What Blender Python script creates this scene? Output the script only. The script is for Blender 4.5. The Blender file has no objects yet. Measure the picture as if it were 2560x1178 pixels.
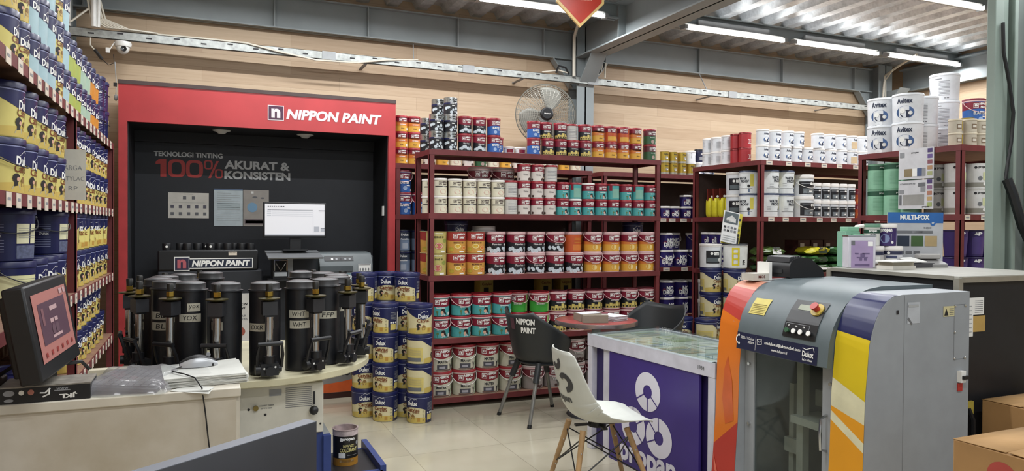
import bpy, math, random
from mathutils import Vector, Matrix
random.seed(11)
D = bpy.data; SC = bpy.context.scene; COL = SC.collection
R = math.radians
# ---------------------------------------------------------------- camera, world, exposure
F_PX, EYE = 1810.0, 1.48
_y, _p, _r = R(23.18), R(-.75), R(.37)
_f = Vector((math.sin(_y)*math.cos(_p), math.cos(_y)*math.cos(_p), math.sin(_p)))
_r0 = Vector((math.cos(_y), -math.sin(_y), 0)); _u0 = _r0.cross(_f)
_rt = _r0*math.cos(_r) + _u0*math.sin(_r); _up = -_r0*math.sin(_r) + _u0*math.cos(_r)
cd = D.cameras.new('camera'); cam = D.objects.new('camera', cd); COL.objects.link(cam)
cd.sensor_width = 36; cd.lens = F_PX/2560*36; cd.clip_start = .05
mw = Matrix((_rt, _up, -_f)).transposed().to_4x4(); mw.translation = (0, 0, EYE)
cam.matrix_world = mw; SC.camera = cam
SC.view_settings.view_transform = 'Standard'; SC.view_settings.look = 'None'
SC.view_settings.exposure = -0.08; SC.view_settings.gamma = 1
SC.view_settings.use_curve_mapping = False
SC.cycles.use_denoising = True
w = D.worlds.new('shop_front_daylight'); SC.world = w; w.use_nodes = True
w.node_tree.nodes['Background'].inputs[0].default_value = (.86, .93, 1, 1)
w.node_tree.nodes['Background'].inputs[1].default_value = .55
TUBE_W = 26.0
def tube_lamp(x0, x1, y, z):
    l = D.lights.new('tube_glow', 'AREA'); l.shape = 'RECTANGLE'; l.size = x1-x0; l.size_y = .035
    l.energy = TUBE_W*(x1-x0)/1.2; l.color = (.97, .985, 1)
    o = D.objects.new('tube_glow', l); o.location = ((x0+x1)/2, y, z); COL.objects.link(o)
TUBES = [(2.19, 3.5, 5.93), (.85, 2.12, 5.93), (-.5, .78, 5.93), (4.37, 5.68, 5.93), (5.78, 7.06, 5.93), (7.16, 8.42, 5.93),
         (5.25, 6.46, 4.33), (3.95, 5.18, 4.33), (6.55, 7.8, 4.33), (.0, 1.25, 4.33), (1.35, 2.6, 4.33),
         (.0, 1.25, 2.4), (1.35, 2.6, 2.4), (4.2, 5.45, 2.4), (5.6, 6.85, 2.4), (.0, 1.25, .4), (1.35, 2.6, .4), (4.2, 5.45, .4), (1.35, 2.6, -1.6), (-.1, 1.15, -1.6)]
for a, b, y in TUBES: tube_lamp(a, b, y, 3.43)
# ---------------------------------------------------------------- materials
def lin(h):
    h = h.lstrip('#'); o = []
    for i in (0, 2, 4):
        c = int(h[i:i+2], 16)/255
        o.append(c/12.92 if c <= .04045 else ((c+.055)/1.055)**2.4)
    return (*o, 1)
_mc = {}
def mat(h, rough=.5, metal=0., noise=.06, emis=0, scale=12, spec=.5):
    k = (h, rough, metal, noise, emis, scale, spec)
    if k in _mc: return _mc[k]
    m = D.materials.new('paint_'+h.strip('#')); m.use_nodes = True; nt = m.node_tree
    b = nt.nodes['Principled BSDF']; b.inputs['Roughness'].default_value = rough; b.inputs['Metallic'].default_value = metal
    b.inputs['Specular IOR Level'].default_value = spec
    c = lin(h); b.inputs['Base Color'].default_value = c
    if noise:
        tc = nt.nodes.new('ShaderNodeTexCoord'); n = nt.nodes.new('ShaderNodeTexNoise'); n.inputs['Scale'].default_value = scale
        n.inputs['Detail'].default_value = 4
        cr = nt.nodes.new('ShaderNodeValToRGB')
        cr.color_ramp.elements[0].position = .3; cr.color_ramp.elements[1].position = .7
        cr.color_ramp.elements[0].color = tuple(x*(1-noise*2) for x in c[:3])+(1,)
        cr.color_ramp.elements[1].color = tuple(min(1, x*(1+noise)) for x in c[:3])+(1,)
        nt.links.new(tc.outputs['Object'], n.inputs['Vector']); nt.links.new(n.outputs['Fac'], cr.inputs['Fac'])
        nt.links.new(cr.outputs['Color'], b.inputs['Base Color'])
    if emis:
        b.inputs['Emission Color'].default_value = c; b.inputs['Emission Strength'].default_value = emis
        m.cycles.emission_sampling = 'NONE'
    _mc[k] = m; return m
def clear_mat(name, tint, alpha, rough=.05, ior=.5):
    m = D.materials.new(name); m.use_nodes = True; nt = m.node_tree; nt.nodes.clear()
    o = nt.nodes.new('ShaderNodeOutputMaterial'); mx = nt.nodes.new('ShaderNodeMixShader'); mx2 = nt.nodes.new('ShaderNodeMixShader')
    t = nt.nodes.new('ShaderNodeBsdfTransparent'); t.inputs[0].default_value = lin('#f4f8f6')
    d = nt.nodes.new('ShaderNodeBsdfDiffuse'); d.inputs[0].default_value = lin(tint)
    g = nt.nodes.new('ShaderNodeBsdfGlossy'); g.inputs['Roughness'].default_value = rough
    lw = nt.nodes.new('ShaderNodeLayerWeight'); lw.inputs[0].default_value = .5; pw = nt.nodes.new('ShaderNodeMath'); pw.operation = 'POWER'; pw.inputs[1].default_value = 4; nt.links.new(lw.outputs['Facing'], pw.inputs[0]); fr = nt.nodes.new('ShaderNodeMath'); fr.operation = 'MULTIPLY_ADD'; fr.inputs[1].default_value = ior; fr.inputs[2].default_value = .03; nt.links.new(pw.outputs[0], fr.inputs[0])
    mx.inputs[0].default_value = alpha
    nt.links.new(t.outputs[0], mx.inputs[1]); nt.links.new(d.outputs[0], mx.inputs[2])
    nt.links.new(fr.outputs[0], mx2.inputs[0]); nt.links.new(mx.outputs[0], mx2.inputs[1]); nt.links.new(g.outputs[0], mx2.inputs[2])
    nt.links.new(mx2.outputs[0], o.inputs[0]); return m
def tex_mat(name, kind):
    m = D.materials.new(name); m.use_nodes = True; nt = m.node_tree; b = nt.nodes['Principled BSDF']; L = nt.links.new; N = nt.nodes.new
    tc = N('ShaderNodeTexCoord'); mp = N('ShaderNodeMapping'); L(tc.outputs['Object'], mp.inputs['Vector'])
    if kind == 'planks' or kind == 'planks_side':
        if kind == 'planks': mp.inputs['Rotation'].default_value = (R(90), 0, 0)
        else: mp.inputs['Rotation'].default_value = (R(90), 0, R(90))
        br = N('ShaderNodeTexBrick'); br.inputs['Scale'].default_value = 1; br.inputs['Brick Width'].default_value = 1.2; br.inputs['Row Height'].default_value = .125
        br.inputs['Mortar Size'].default_value = .0015; br.inputs['Mortar Smooth'].default_value = .3; br.inputs['Bias'].default_value = 0; br.offset = .37
        br.inputs['Color1'].default_value = lin('#c6b095'); br.inputs['Color2'].default_value = lin('#b9a186'); br.inputs['Mortar'].default_value = lin('#a38d74')
        n = N('ShaderNodeTexNoise'); n.inputs['Scale'].default_value = 3; n.inputs['Detail'].default_value = 8; n.inputs['Roughness'].default_value = .65
        m2 = N('ShaderNodeMapping'); m2.inputs['Scale'].default_value = (.7, 1, 16) if kind == 'planks' else (1, .7, 16)
        L(tc.outputs['Object'], m2.inputs['Vector']); L(m2.outputs[0], n.inputs['Vector'])
        cr = N('ShaderNodeValToRGB'); cr.color_ramp.elements[0].position = .3; cr.color_ramp.elements[1].position = .7
        cr.color_ramp.elements[0].color = (.8, .76, .7, 1); cr.color_ramp.elements[1].color = (1, 1, 1, 1)
        mx = N('ShaderNodeMix'); mx.data_type = 'RGBA'; mx.blend_type = 'MULTIPLY'; mx.inputs[0].default_value = .8
        L(mp.outputs[0], br.inputs['Vector']); L(br.outputs['Color'], mx.inputs[6]); L(n.outputs['Fac'], cr.inputs[0]); L(cr.outputs[0], mx.inputs[7])
        L(mx.outputs[2], b.inputs['Base Color']); b.inputs['Roughness'].default_value = .55
    elif kind == 'tiles':
        mp.inputs['Location'].default_value = (.02, -.11, 0)
        br = N('ShaderNodeTexBrick'); br.inputs['Scale'].default_value = 1; br.inputs['Brick Width'].default_value = .63; br.inputs['Row Height'].default_value = .63
        br.offset = 0; br.inputs['Mortar Size'].default_value = .0022; br.inputs['Mortar Smooth'].default_value = .2; br.inputs['Bias'].default_value = 0
        br.inputs['Color1'].default_value = lin('#b8b29f'); br.inputs['Color2'].default_value = lin('#aca592'); br.inputs['Mortar'].default_value = lin('#938c7c')
        n = N('ShaderNodeTexNoise'); n.inputs['Scale'].default_value = 2.2; n.inputs['Detail'].default_value = 6
        cr = N('ShaderNodeValToRGB'); cr.color_ramp.elements[0].position = .35; cr.color_ramp.elements[1].position = .7
        cr.color_ramp.elements[0].color = (.86, .85, .82, 1); cr.color_ramp.elements[1].color = (1, 1, 1, 1)
        mx = N('ShaderNodeMix'); mx.data_type = 'RGBA'; mx.blend_type = 'MULTIPLY'; mx.inputs[0].default_value = .9
        L(mp.outputs[0], br.inputs['Vector']); L(tc.outputs['Object'], n.inputs['Vector']); L(br.outputs['Color'], mx.inputs[6]); L(n.outputs['Fac'], cr.inputs[0]); L(cr.outputs[0], mx.inputs[7])
        L(mx.outputs[2], b.inputs['Base Color']); b.inputs['Roughness'].default_value = .16
    elif kind == 'stained':
        n = N('ShaderNodeTexNoise'); n.inputs['Scale'].default_value = 3.5; n.inputs['Detail'].default_value = 7; n.inputs['Roughness'].default_value = .6
        cr = N('ShaderNodeValToRGB'); cr.color_ramp.elements[0].position = .3; cr.color_ramp.elements[1].position = .66
        cr.color_ramp.elements[0].color = lin('#b3a995'); cr.color_ramp.elements[1].color = lin('#cdc7ba')
        L(mp.outputs[0], n.inputs['Vector']); L(n.outputs['Fac'], cr.inputs[0]); L(cr.outputs[0], b.inputs['Base Color']); b.inputs['Roughness'].default_value = .5
    elif kind == 'galv':
        n = N('ShaderNodeTexNoise'); n.inputs['Scale'].default_value = 9; n.inputs['Detail'].default_value = 5
        v = N('ShaderNodeTexVoronoi'); v.inputs['Scale'].default_value = 40
        cr = N('ShaderNodeValToRGB'); cr.color_ramp.elements[0].position = .25; cr.color_ramp.elements[1].position = .75
        cr.color_ramp.elements[0].color = lin('#aab3b9'); cr.color_ramp.elements[1].color = lin('#e2e9ee')
        ad = N('ShaderNodeMath'); ad.operation = 'MULTIPLY_ADD'; ad.inputs[1].default_value = .25
        L(v.outputs['Distance'], ad.inputs[0]); L(n.outputs['Fac'], ad.inputs[2]); L(mp.outputs[0], n.inputs['Vector']); L(mp.outputs[0], v.inputs['Vector'])
        L(ad.outputs[0], cr.inputs[0]); L(cr.outputs[0], b.inputs['Base Color']); b.inputs['Roughness'].default_value = .32; b.inputs['Metallic'].default_value = .45
    return m
WHITE = mat('#e4e4e0', .4); BLACK = mat('#17181b', .45); INK = mat('#1d1c20', .6, noise=0); PRW = mat('#eeeeea', .5, noise=0)
NAVY = mat('#1d2250', .35); RACK = mat('#6d2d2f', .5, noise=.1); MAROON = mat('#7d1f33', .4); REDLID = mat('#97262f', .38)
STEEL = mat('#8a9294', .5, noise=.05, scale=3); CHROME = mat('#c8c8c6', .18, 1., noise=0); GREYM = mat('#9a9ea0', .5)
# ---------------------------------------------------------------- mesh builder
_tc = {}
def glyphs(s, bold, shear, res=2):
    k = (s, bold, shear, res)
    if k not in _tc:
        cu = D.curves.new('lettering', 'FONT'); cu.body = s; cu.size = 1; cu.offset = bold; cu.shear = shear; cu.resolution_u = res; cu.align_x = 'CENTER'; cu.space_line = .85
        o = D.objects.new('lettering', cu); COL.objects.link(o)
        me = D.meshes.new_from_object(o.evaluated_get(bpy.context.evaluated_depsgraph_get()))
        vs = [(v.co.x, v.co.y) for v in me.vertices]; fs = [tuple(p.vertices) for p in me.polygons]
        D.objects.remove(o); D.curves.remove(cu); D.meshes.remove(me)
        x0 = min(v[0] for v in vs); x1 = max(v[0] for v in vs); y0 = min(v[1] for v in vs); y1 = max(v[1] for v in vs)
        _tc[k] = ([((x-x0)/(x1-x0)-.5, (y-y0)/(y1-y0)-.5) for x, y in vs], fs)
    return _tc[k]
class M:
    def __init__(s): s.v = []; s.f = []; s.mi = []; s.mats = []; s.T = None
    def add(s, vs, fs, m):
        n = len(s.v)
        s.v += [tuple(s.T @ Vector(v)) if s.T else tuple(v) for v in vs]
        if m not in s.mats: s.mats.append(m)
        i = s.mats.index(m)
        for f in fs: s.f.append(tuple(n+a for a in f)); s.mi.append(i)
    def box(s, x0, x1, y0, y1, z0, z1, m):
        s.add([(x0,y0,z0),(x1,y0,z0),(x1,y1,z0),(x0,y1,z0),(x0,y0,z1),(x1,y0,z1),(x1,y1,z1),(x0,y1,z1)],
              [(3,2,1,0),(4,5,6,7),(0,1,5,4),(1,2,6,5),(2,3,7,6),(3,0,4,7)], m); return s
    def lathe(s, prof, m, seg=24, c=(0,0,0), axis='z', a0=0, a1=360):
        full = abs(a1-a0-360) < 1e-6; k = seg if full else seg+1; vs = []
        for r, z in prof:
            for i in range(k):
                a = R(a0+(a1-a0)*i/seg); x, y = r*math.cos(a), r*math.sin(a)
                p = (x, y, z) if axis == 'z' else ((z, x, y) if axis == 'x' else (x, -z, y))
                vs.append((c[0]+p[0], c[1]+p[1], c[2]+p[2]))
        ms = m if isinstance(m, list) else [m]*(len(prof)-1)
        for j in range(len(prof)-1):
            fs = []
            for i in range(seg):
                a, b = j*k+i, j*k+(i+1) % k
                fs.append((a, b, b+k, a+k))
            s.add(vs if j == 0 else [], [], ms[j])
            if j == 0: base = len(s.v)-len(vs)
            if ms[j] not in s.mats: s.mats.append(ms[j])
            for f in fs: s.f.append(tuple(base+q for q in f)); s.mi.append(s.mats.index(ms[j]))
        return s
    def cyl(s, p0, p1, r0, m, r1=None, seg=12, caps=True):
        p0, p1 = Vector(p0), Vector(p1); r1 = r0 if r1 is None else r1; d = (p1-p0).normalized()
        a = d.orthogonal().normalized(); b = d.cross(a); vs = []
        for p, r in ((p0, r0), (p1, r1)):
            for i in range(seg): t = 2*math.pi*i/seg; vs.append(p+(a*math.cos(t)+b*math.sin(t))*r)
        fs = [(i, (i+1) % seg, seg+(i+1) % seg, seg+i) for i in range(seg)]
        if caps: fs += [tuple(range(seg-1, -1, -1)), tuple(range(seg, 2*seg))]
        s.add(vs, fs, m); return s
    def tube(s, pts, r, m, seg=6, closed=False):
        pts = [Vector(p) for p in pts]; n = len(pts); vs = []; a = None
        for i, p in enumerate(pts):
            q0 = pts[(i-1) % n] if closed or i > 0 else p; q1 = pts[(i+1) % n] if closed or i < n-1 else p
            d = (q1-q0).normalized()
            if a is None: a = d.orthogonal().normalized()
            a = (a-d*a.dot(d)); a = a.normalized() if a.length > 1e-6 else d.orthogonal().normalized()
            b = d.cross(a)
            for j in range(seg): t = 2*math.pi*j/seg; vs.append(p+(a*math.cos(t)+b*math.sin(t))*r)
        fs = []
        for i in range(n if closed else n-1):
            for j in range(seg):
                k = (i+1) % n; fs.append((i*seg+j, i*seg+(j+1) % seg, k*seg+(j+1) % seg, k*seg+j))
        if not closed: fs += [tuple(range(seg-1, -1, -1)), tuple(range((n-1)*seg, n*seg))]
        s.add(vs, fs, m); return s
    def prism(s, poly, axis, a, b, m, caps=None):
        n = len(poly); g = {'x': lambda t, p: (t, p[0], p[1]), 'y': lambda t, p: (p[0], t, p[1]), 'z': lambda t, p: (p[0], p[1], t)}[axis]
        s.add([g(a, p) for p in poly]+[g(b, p) for p in poly], [(i, (i+1) % n, n+(i+1) % n, n+i) for i in range(n)], m)
        s.add([g(a, p) for p in poly], [tuple(range(n-1, -1, -1))], caps or m); s.add([g(b, p) for p in poly], [tuple(range(n))], caps or m); return s
    def ball(s, c, r, m, seg=12, rings=8, sx=1, sy=1, sz=1, p=1.):
        vs = []; sg = lambda t: math.copysign(abs(t)**p, t)
        for j in range(rings+1):
            f = math.pi*j/rings
            for i in range(seg):
                t = 2*math.pi*i/seg
                vs.append((c[0]+sg(math.sin(f))*sg(math.cos(t))*r*sx, c[1]+sg(math.sin(f))*sg(math.sin(t))*r*sy, c[2]-sg(math.cos(f))*r*sz))
        s.add(vs, [(j*seg+i, j*seg+(i+1) % seg, (j+1)*seg+(i+1) % seg, (j+1)*seg+i) for j in range(rings) for i in range(seg)], m); return s
    def quad(s, a, b, c, d, m): s.add([a, b, c, d], [(0, 1, 2, 3)], m); return s
    def fmap(s, fn, poly, m): s.add([fn(*p) for p in poly], [tuple(range(len(poly)))], m); return s
    def ftext(s, fn, txt, cx, cy, wd, ht, m, bold=.02, shear=0.):
        vs, fs = glyphs(txt, bold, shear, 6 if ht > .038 and wd < 2 else 2); s.add([fn(cx+x*wd, cy+y*ht) for x, y in vs], fs, m); return s
    def fring(s, fn, cx, cy, r0, r1, m, n=20, a0=0, a1=360, ky=1.):
        k = max(3, int(n*(a1-a0)/360)); vs = []
        for r in (r0, r1):
            for i in range(k+1): t = R(a0+(a1-a0)*i/k); vs.append(fn(cx+r*math.cos(t), cy+r*math.sin(t)*ky))
        s.add(vs, [(i, k+1+i, k+2+i, i+1) for i in range(k)], m); return s
    def fdisc(s, fn, cx, cy, r, m, n=12, ky=1.): return s.fmap(fn, [(cx+r*math.cos(2*math.pi*i/n), cy+ky*r*math.sin(2*math.pi*i/n)) for i in range(n)], m)
    def frect(s, fn, x0, x1, y0, y1, m, n=1):
        for i in range(n):
            a = x0+(x1-x0)*i/n; b = x0+(x1-x0)*(i+1)/n; s.fmap(fn, [(a, y0), (b, y0), (b, y1), (a, y1)], m)
        return s
    def fline(s, fn, x0, y0, x1, y1, t, m):
        dx, dy = x1-x0, y1-y0; l = math.hypot(dx, dy) or 1; nx, ny = -dy/l*t/2, dx/l*t/2
        return s.fmap(fn, [(x0-nx, y0-ny), (x1-nx, y1-ny), (x1+nx, y1+ny), (x0+nx, y0+ny)], m)
    def mesh(s, name, off=(0, 0, 0)):
        me = D.meshes.new(name); me.from_pydata([(a-off[0], b-off[1], c-off[2]) for a, b, c in s.v], [], s.f)
        for m in s.mats: me.materials.append(m)
        me.polygons.foreach_set('material_index', s.mi); me.shade_smooth(); me.set_sharp_from_angle(angle=R(38)); me.update(); return me
def plane(o, ux, uy):
    o, ux, uy = Vector(o), Vector(ux).normalized(), Vector(uy).normalized()
    return lambda x, y: o+ux*x+uy*y
# ---------------------------------------------------------------- object helpers
def tag(o, label, cat, group=None, kind=None):
    if label: o['label'] = label
    if cat: o['category'] = cat
    if group: o['group'] = group
    if kind: o['kind'] = kind
    return o
def thing(name, label, cat, loc=(0, 0, 0), rz=0, group=None):
    o = D.objects.new(name, None); o.empty_display_size = .05; COL.objects.link(o); o.location = loc; o.rotation_euler = (0, 0, R(rz)); return tag(o, label, cat, group)
def bev(o, b):
    if b:
        md = o.modifiers.new('soft_edges', 'BEVEL'); md.width = b; md.segments = 2; md.limit_method = 'ANGLE'; md.angle_limit = R(40)
    return o
def part(name, m, parent, label=None, bevel=0, world=False):
    off = (0, 0, 0)
    if world:
        q = parent
        while q: off = tuple(a+b for a, b in zip(off, q.location)); q = q.parent
    me = m if isinstance(m, bpy.types.Mesh) else m.mesh(name, off)
    o = D.objects.new(name, me); COL.objects.link(o); o.parent = parent
    if label: o['label'] = label
    return bev(o, bevel)
def solo(name, m, label, cat, group=None, bevel=0, kind=None, base=None):
    if base is None:
        xs, ys, zs = zip(*m.v); base = ((min(xs)+max(xs))/2, (min(ys)+max(ys))/2, min(zs))
    o = D.objects.new(name, m.mesh(name, base)); COL.objects.link(o); o.location = base
    return bev(tag(o, label, cat, group, kind), bevel)
def struct(name, m, label, bevel=0):
    o = D.objects.new(name, m.mesh(name)); COL.objects.link(o); o['kind'] = 'structure'; o['label'] = label; o['category'] = name.split('_')[0]; return bev(o, bevel)
ORD = 'first second third fourth fifth sixth seventh eighth ninth tenth eleventh twelfth thirteenth fourteenth fifteenth sixteenth seventeenth eighteenth nineteenth twentieth'.split()
# ================================================================ the room
m = M(); m.box(-1.4, 8.8, -4, 7.2, -.08, 0, tex_mat('floor_tiles', 'tiles')); struct('floor', m, 'glossy beige tiled shop floor')
PL = tex_mat('wall_planks', 'planks')
m = M(); m.box(-1.25, 8.75, 7.0, 7.12, 0, 3.7, PL); struct('wall_back', m, 'back wall clad in pale wood plank panels')
PS = tex_mat('wall_planks_side', 'planks_side')
m = M(); m.box(-1.25, -1.12, -4, 7.0, 0, 3.7, PS); struct('wall_left', m, 'wall behind the tall left paint rack')
m = M(); m.box(8.55, 8.7, -4, 7.0, 0, 3.7, PS); struct('wall_right', m, 'far right wall in pale wood panels')
GALV = tex_mat('galvanised_deck', 'galv')
m = M(); prof = []; x = -1.25
while x < 8.75:
    prof += [(x, 3.62), (x+.11, 3.62), (x+.145, 3.685), (x+.255, 3.685), (x+.29, 3.62)]; x += .29
n = len(prof)
m.add([(a, -4, b) for a, b in prof]+[(a, 7.0, b) for a, b in prof], [(i, n+i, n+i+1, i+1) for i in range(n-1)], GALV)
m.box(-1.25, 8.75, -4, 7.1, 3.72, 3.8, GREYM)
struct('ceiling', m, 'corrugated galvanised steel deck ceiling')
def ibeam_x(name, x0, x1, y, z0, z1, label, wd=.1, stiff=()):
    m = M(); m.box(x0, x1, y-wd/2, y+wd/2, z0, z0+.012, STEEL); m.box(x0, x1, y-wd/2, y+wd/2, z1-.012, z1, STEEL); m.box(x0, x1, y-.006, y+.006, z0, z1, STEEL)
    for s in stiff: m.box(s-.006, s+.006, y-wd/2, y+wd/2, z0+.012, z1-.012, STEEL)
    struct(name, m, label)
ibeam_x('trim_1', -.98, 3.64, 6.93, 3.26, 3.56, 'grey steel wall beam over the red booth', stiff=(-.9, .6, 1.45, 2.35, 3.3))
ibeam_x('trim_2', 3.84, 8.06, 6.93, 3.26, 3.56, 'grey steel wall beam right of the middle column', stiff=(4.05, 5.3, 6.55, 7.75))
ibeam_x('trim_3', -1.1, 3.66, 6.03, 3.47, 3.62, 'grey ceiling beam carrying the tubes left of the girder')
ibeam_x('trim_4', 3.84, 8.5, 6.03, 3.47, 3.62, 'grey ceiling beam carrying the three tubes on the right')
ibeam_x('trim_5', 3.84, 8.5, 4.43, 3.49, 3.62, 'grey ceiling beam at the top right of the shop')
ibeam_x('trim_6', -1.1, 3.66, 4.43, 3.49, 3.62, 'grey ceiling beam nearer than the red booth')
# girder along Y at the middle column
m = M()
m.box(3.62, 3.88, -4, 6.78, 3.26, 3.275, STEEL); m.box(3.62, 3.88, -4, 6.78, 3.605, 3.62, STEEL); m.box(3.742, 3.758, -4, 6.78, 3.26, 3.62, STEEL)
for yy in (6.0, 4.4): m.box(3.66, 3.84, yy-.006, yy+.006, 3.27, 3.61, STEEL)
struct('trim_7', m, 'deep grey girder running forward from the middle column')
def column(name, x0, x1, label, hl, hr, front=True):
    m = M(); xm = (x0+x1)/2
    m.box(x0, x1, 6.78, 6.792, 0, 3.6, STEEL); m.box(x0, x1, 6.968, 6.98, 0, 3.6, STEEL); m.box(xm-.008, xm+.008, 6.78, 6.98, 0, 3.6, STEEL)
    if hl: m.prism([(x0, 3.26), (x0-.22, 3.26), (x0, 2.98)], 'y', 6.925, 6.937, STEEL); m.prism([(x0-.22, 3.26), (x0-.235, 3.26), (x0, 2.96), (x0, 2.98)], 'y', 6.88, 6.97, STEEL)
    if hr: m.prism([(x1, 3.26), (x1+.22, 3.26), (x1, 2.98)], 'y', 6.925, 6.937, STEEL); m.prism([(x1+.22, 3.26), (x1+.235, 3.26), (x1, 2.96), (x1, 2.98)], 'y', 6.88, 6.97, STEEL)
    if front:
        m.prism([(6.78, 3.26), (6.5, 3.26), (6.78, 2.98)], 'x', xm-.008, xm+.008, STEEL); m.prism([(6.5, 3.26), (6.485, 3.26), (6.78, 2.96), (6.78, 2.98)], 'x', xm-.09, xm+.09, STEEL)
    struct(name, m, label)
column('trim_8', 3.64, 3.84, 'grey steel column behind the wall fan', 1, 1)
column('trim_9', 8.06, 8.3, 'grey steel column in the far right corner', 1, 1)
column('trim_10', -1.1, -.96, 'grey steel column in the left corner', 0, 0, False)
m = M(); m.box(8.42, 8.55, -4, 6.78, 3.26, 3.275, STEEL); m.box(8.5, 8.516, -4, 6.78, 3.26, 3.6, STEEL); m.box(8.42, 8.55, -4, 6.78, 3.545, 3.56, STEEL)
struct('trim_11', m, 'grey beam along the right wall')
# near pillar on the right
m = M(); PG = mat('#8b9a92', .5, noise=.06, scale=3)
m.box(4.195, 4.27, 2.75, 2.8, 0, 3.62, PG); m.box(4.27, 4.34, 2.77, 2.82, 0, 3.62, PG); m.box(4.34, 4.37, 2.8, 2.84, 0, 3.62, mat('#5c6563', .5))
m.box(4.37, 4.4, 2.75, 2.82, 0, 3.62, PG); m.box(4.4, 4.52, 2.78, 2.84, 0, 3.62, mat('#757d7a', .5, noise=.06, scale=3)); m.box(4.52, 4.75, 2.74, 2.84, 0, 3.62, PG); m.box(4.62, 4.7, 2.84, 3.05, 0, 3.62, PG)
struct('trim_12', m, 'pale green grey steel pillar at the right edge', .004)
m = M(); m.tube([(4.24, 2.738, 2.67), (4.25, 2.738, 2.5), (4.30, 2.738, 2.34), (4.345, 2.738, 2.16), (4.33, 2.738, 1.99), (4.3, 2.738, 1.86), (4.285, 2.738, 1.77)], .01, BLACK)
m.tube([(4.285, 2.73, 1.77), (4.31, 2.71, 1.68), (4.38, 2.7, 1.5), (4.47, 2.69, 1.36), (4.56, 2.69, 1.27)], .027, BLACK, 8)
solo('hanging_cable', m, 'black taped cable winding down the grey pillar', 'cable')
# tube lights
TUBEM = mat('#ffffff', .4, noise=0, emis=9)
for i, (a, b, y) in enumerate(TUBES[:7]):
    lab = ['white tube light behind the hanging red sign', 'white tube light left of the hanging sign, cut by the frame top', 'white tube light over the left end of the booth',
           'tube light nearest the girder in the right row of three', 'middle tube light in the right row of three', 'tube light at the corner end of the right row of three', 'tube light at the top right near the pillar'][i]
    t = thing('tube_light', lab, 'lamp', ((a+b)/2, y, 3.45), 0, 'ceiling tube lights')
    m = M(); m.cyl((a+.03, y, 3.455), (b-.03, y, 3.455), .018, TUBEM, seg=10); part('tube', m, t, world=True)
    m = M(); m.box(a+.02, b-.02, y+.012, y+.06, 3.455, 3.5, WHITE); m.box(a, a+.035, y-.02, y+.06, 3.44, 3.48, GREYM); m.box(b-.035, b, y-.02, y+.06, 3.44, 3.48, GREYM); m.box(a+.2, b-.2, y+.03, y+.06, 3.5, 3.56, GREYM)
    part('batten', m, t, world=True)
# cable tray along the back wall
m = M(); TR = mat('#a4a8a5', .4, .3, noise=.16, scale=25); SL = INK
for x0, x1 in ((-1.0, 3.64), (3.64, 8.3)):
    m.box(x0, x1, 6.74, 6.746, 2.985, 3.055, TR); m.box(x0, x1, 6.74, 6.775, 2.985, 2.989, TR)
    m.box(x0, x1, 6.74, 6.765, 3.052, 3.055, TR)
fp = plane((0, 6.7385, 0), (1, 0, 0), (0, 0, 1)); x = -.85; k = 0
while x < 8.1:
    m.frect(fp, x, x+.045, 3.03 if k % 2 else 3.012, (3.03 if k % 2 else 3.012)+.012, SL); x += .21; k += 1
for x in (1.0, 2.35, 3.75, 5.6): m.box(x, x+.12, 6.733, 6.74, 2.983, 3.058, GREYM)
t = thing('cable_tray', 'long perforated metal cable tray along the back wall', 'cable tray', (3.6, 6.76, 2.985)); part('channel', m, t, world=True)
for x in (-.6, 1.4, 3.0, 5.35, 7.2):
    m = M(); m.box(x-.015, x+.015, 6.77, 7.0, 2.975, 2.985, GREYM); part('bracket', m, t, world=True)
m = M(); m.cyl((5.3, 6.75, 3.05), (5.3, 6.9, 3.27), .006, GREYM); part('hanger_rod', m, t, world=True)
m = M(); m.cyl((1.9, 6.9, 3.05), (1.9, 6.93, 3.27), .005, GREYM); part('hanger_rod', m, t, world=True)
CW = mat('#d2cdbf', .5)
m = M(); m.tube([(-.62, 6.755, 3.06), (0, 6.745, 3.065), (.35, 6.73, 3.06), (.62, 6.72, 3.01), (.95, 6.715, 2.965), (1.3, 6.715, 2.975), (1.6, 6.72, 3.03), (1.9, 6.75, 3.065)], .008, CW); solo('loose_cable', m, 'pale cable sagging over the front of the wall tray', 'cable')
m = M()
for i in range(6):
    q = i*.022; m.tube([(-.83+q, 6.72, 3.62), (-.85+q*.8, 6.71, 3.3), (-.82+q*.9, 6.7, 3.13), (-.72+q*1.5, 6.71, 3.07), (-.45+q, 6.73, 3.065)], .008, CW)
m.tube([(-.97, 6.7, 3.5), (-.98, 6.7, 3.05)], .017, WHITE, 8); m.tube([(-.8, 6.69, 3.62), (-.8, 6.69, 3.06)], .02, WHITE, 8); m.tube([(-.76, 6.7, 3.62), (-.77, 6.7, 3.06)], .014, WHITE, 8)
m.tube([(-1.1, 6.6, 3.05), (-.95, 6.66, 3.08), (-.84, 6.7, 3.2)], .008, CW)
solo('cable_bundle', m, 'bundle of pale cables and conduits dropping onto the tray', 'cable')
m = M(); m.tube([(3.55, 6.3, 3.6), (3.55, 6.6, 3.56), (3.56, 6.7, 3.45), (3.57, 6.72, 3.3), (3.57, 6.72, 3.05)], .017, CW, 8); solo('conduit', m, 'white conduit pipe bending down beside the middle column', 'pipe')
m = M(); m.tube([(3.95, 6.72, 3.22), (3.93, 6.7, 3.15), (3.93, 6.7, 3.06)], .01, CW); m.tube([(3.9, 6.7, 3.2), (3.88, 6.7, 3.1), (3.8, 6.69, 3.07)], .006, CW); solo('short_cable', m, 'short white cables under the beam right of the column', 'cable')
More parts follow.
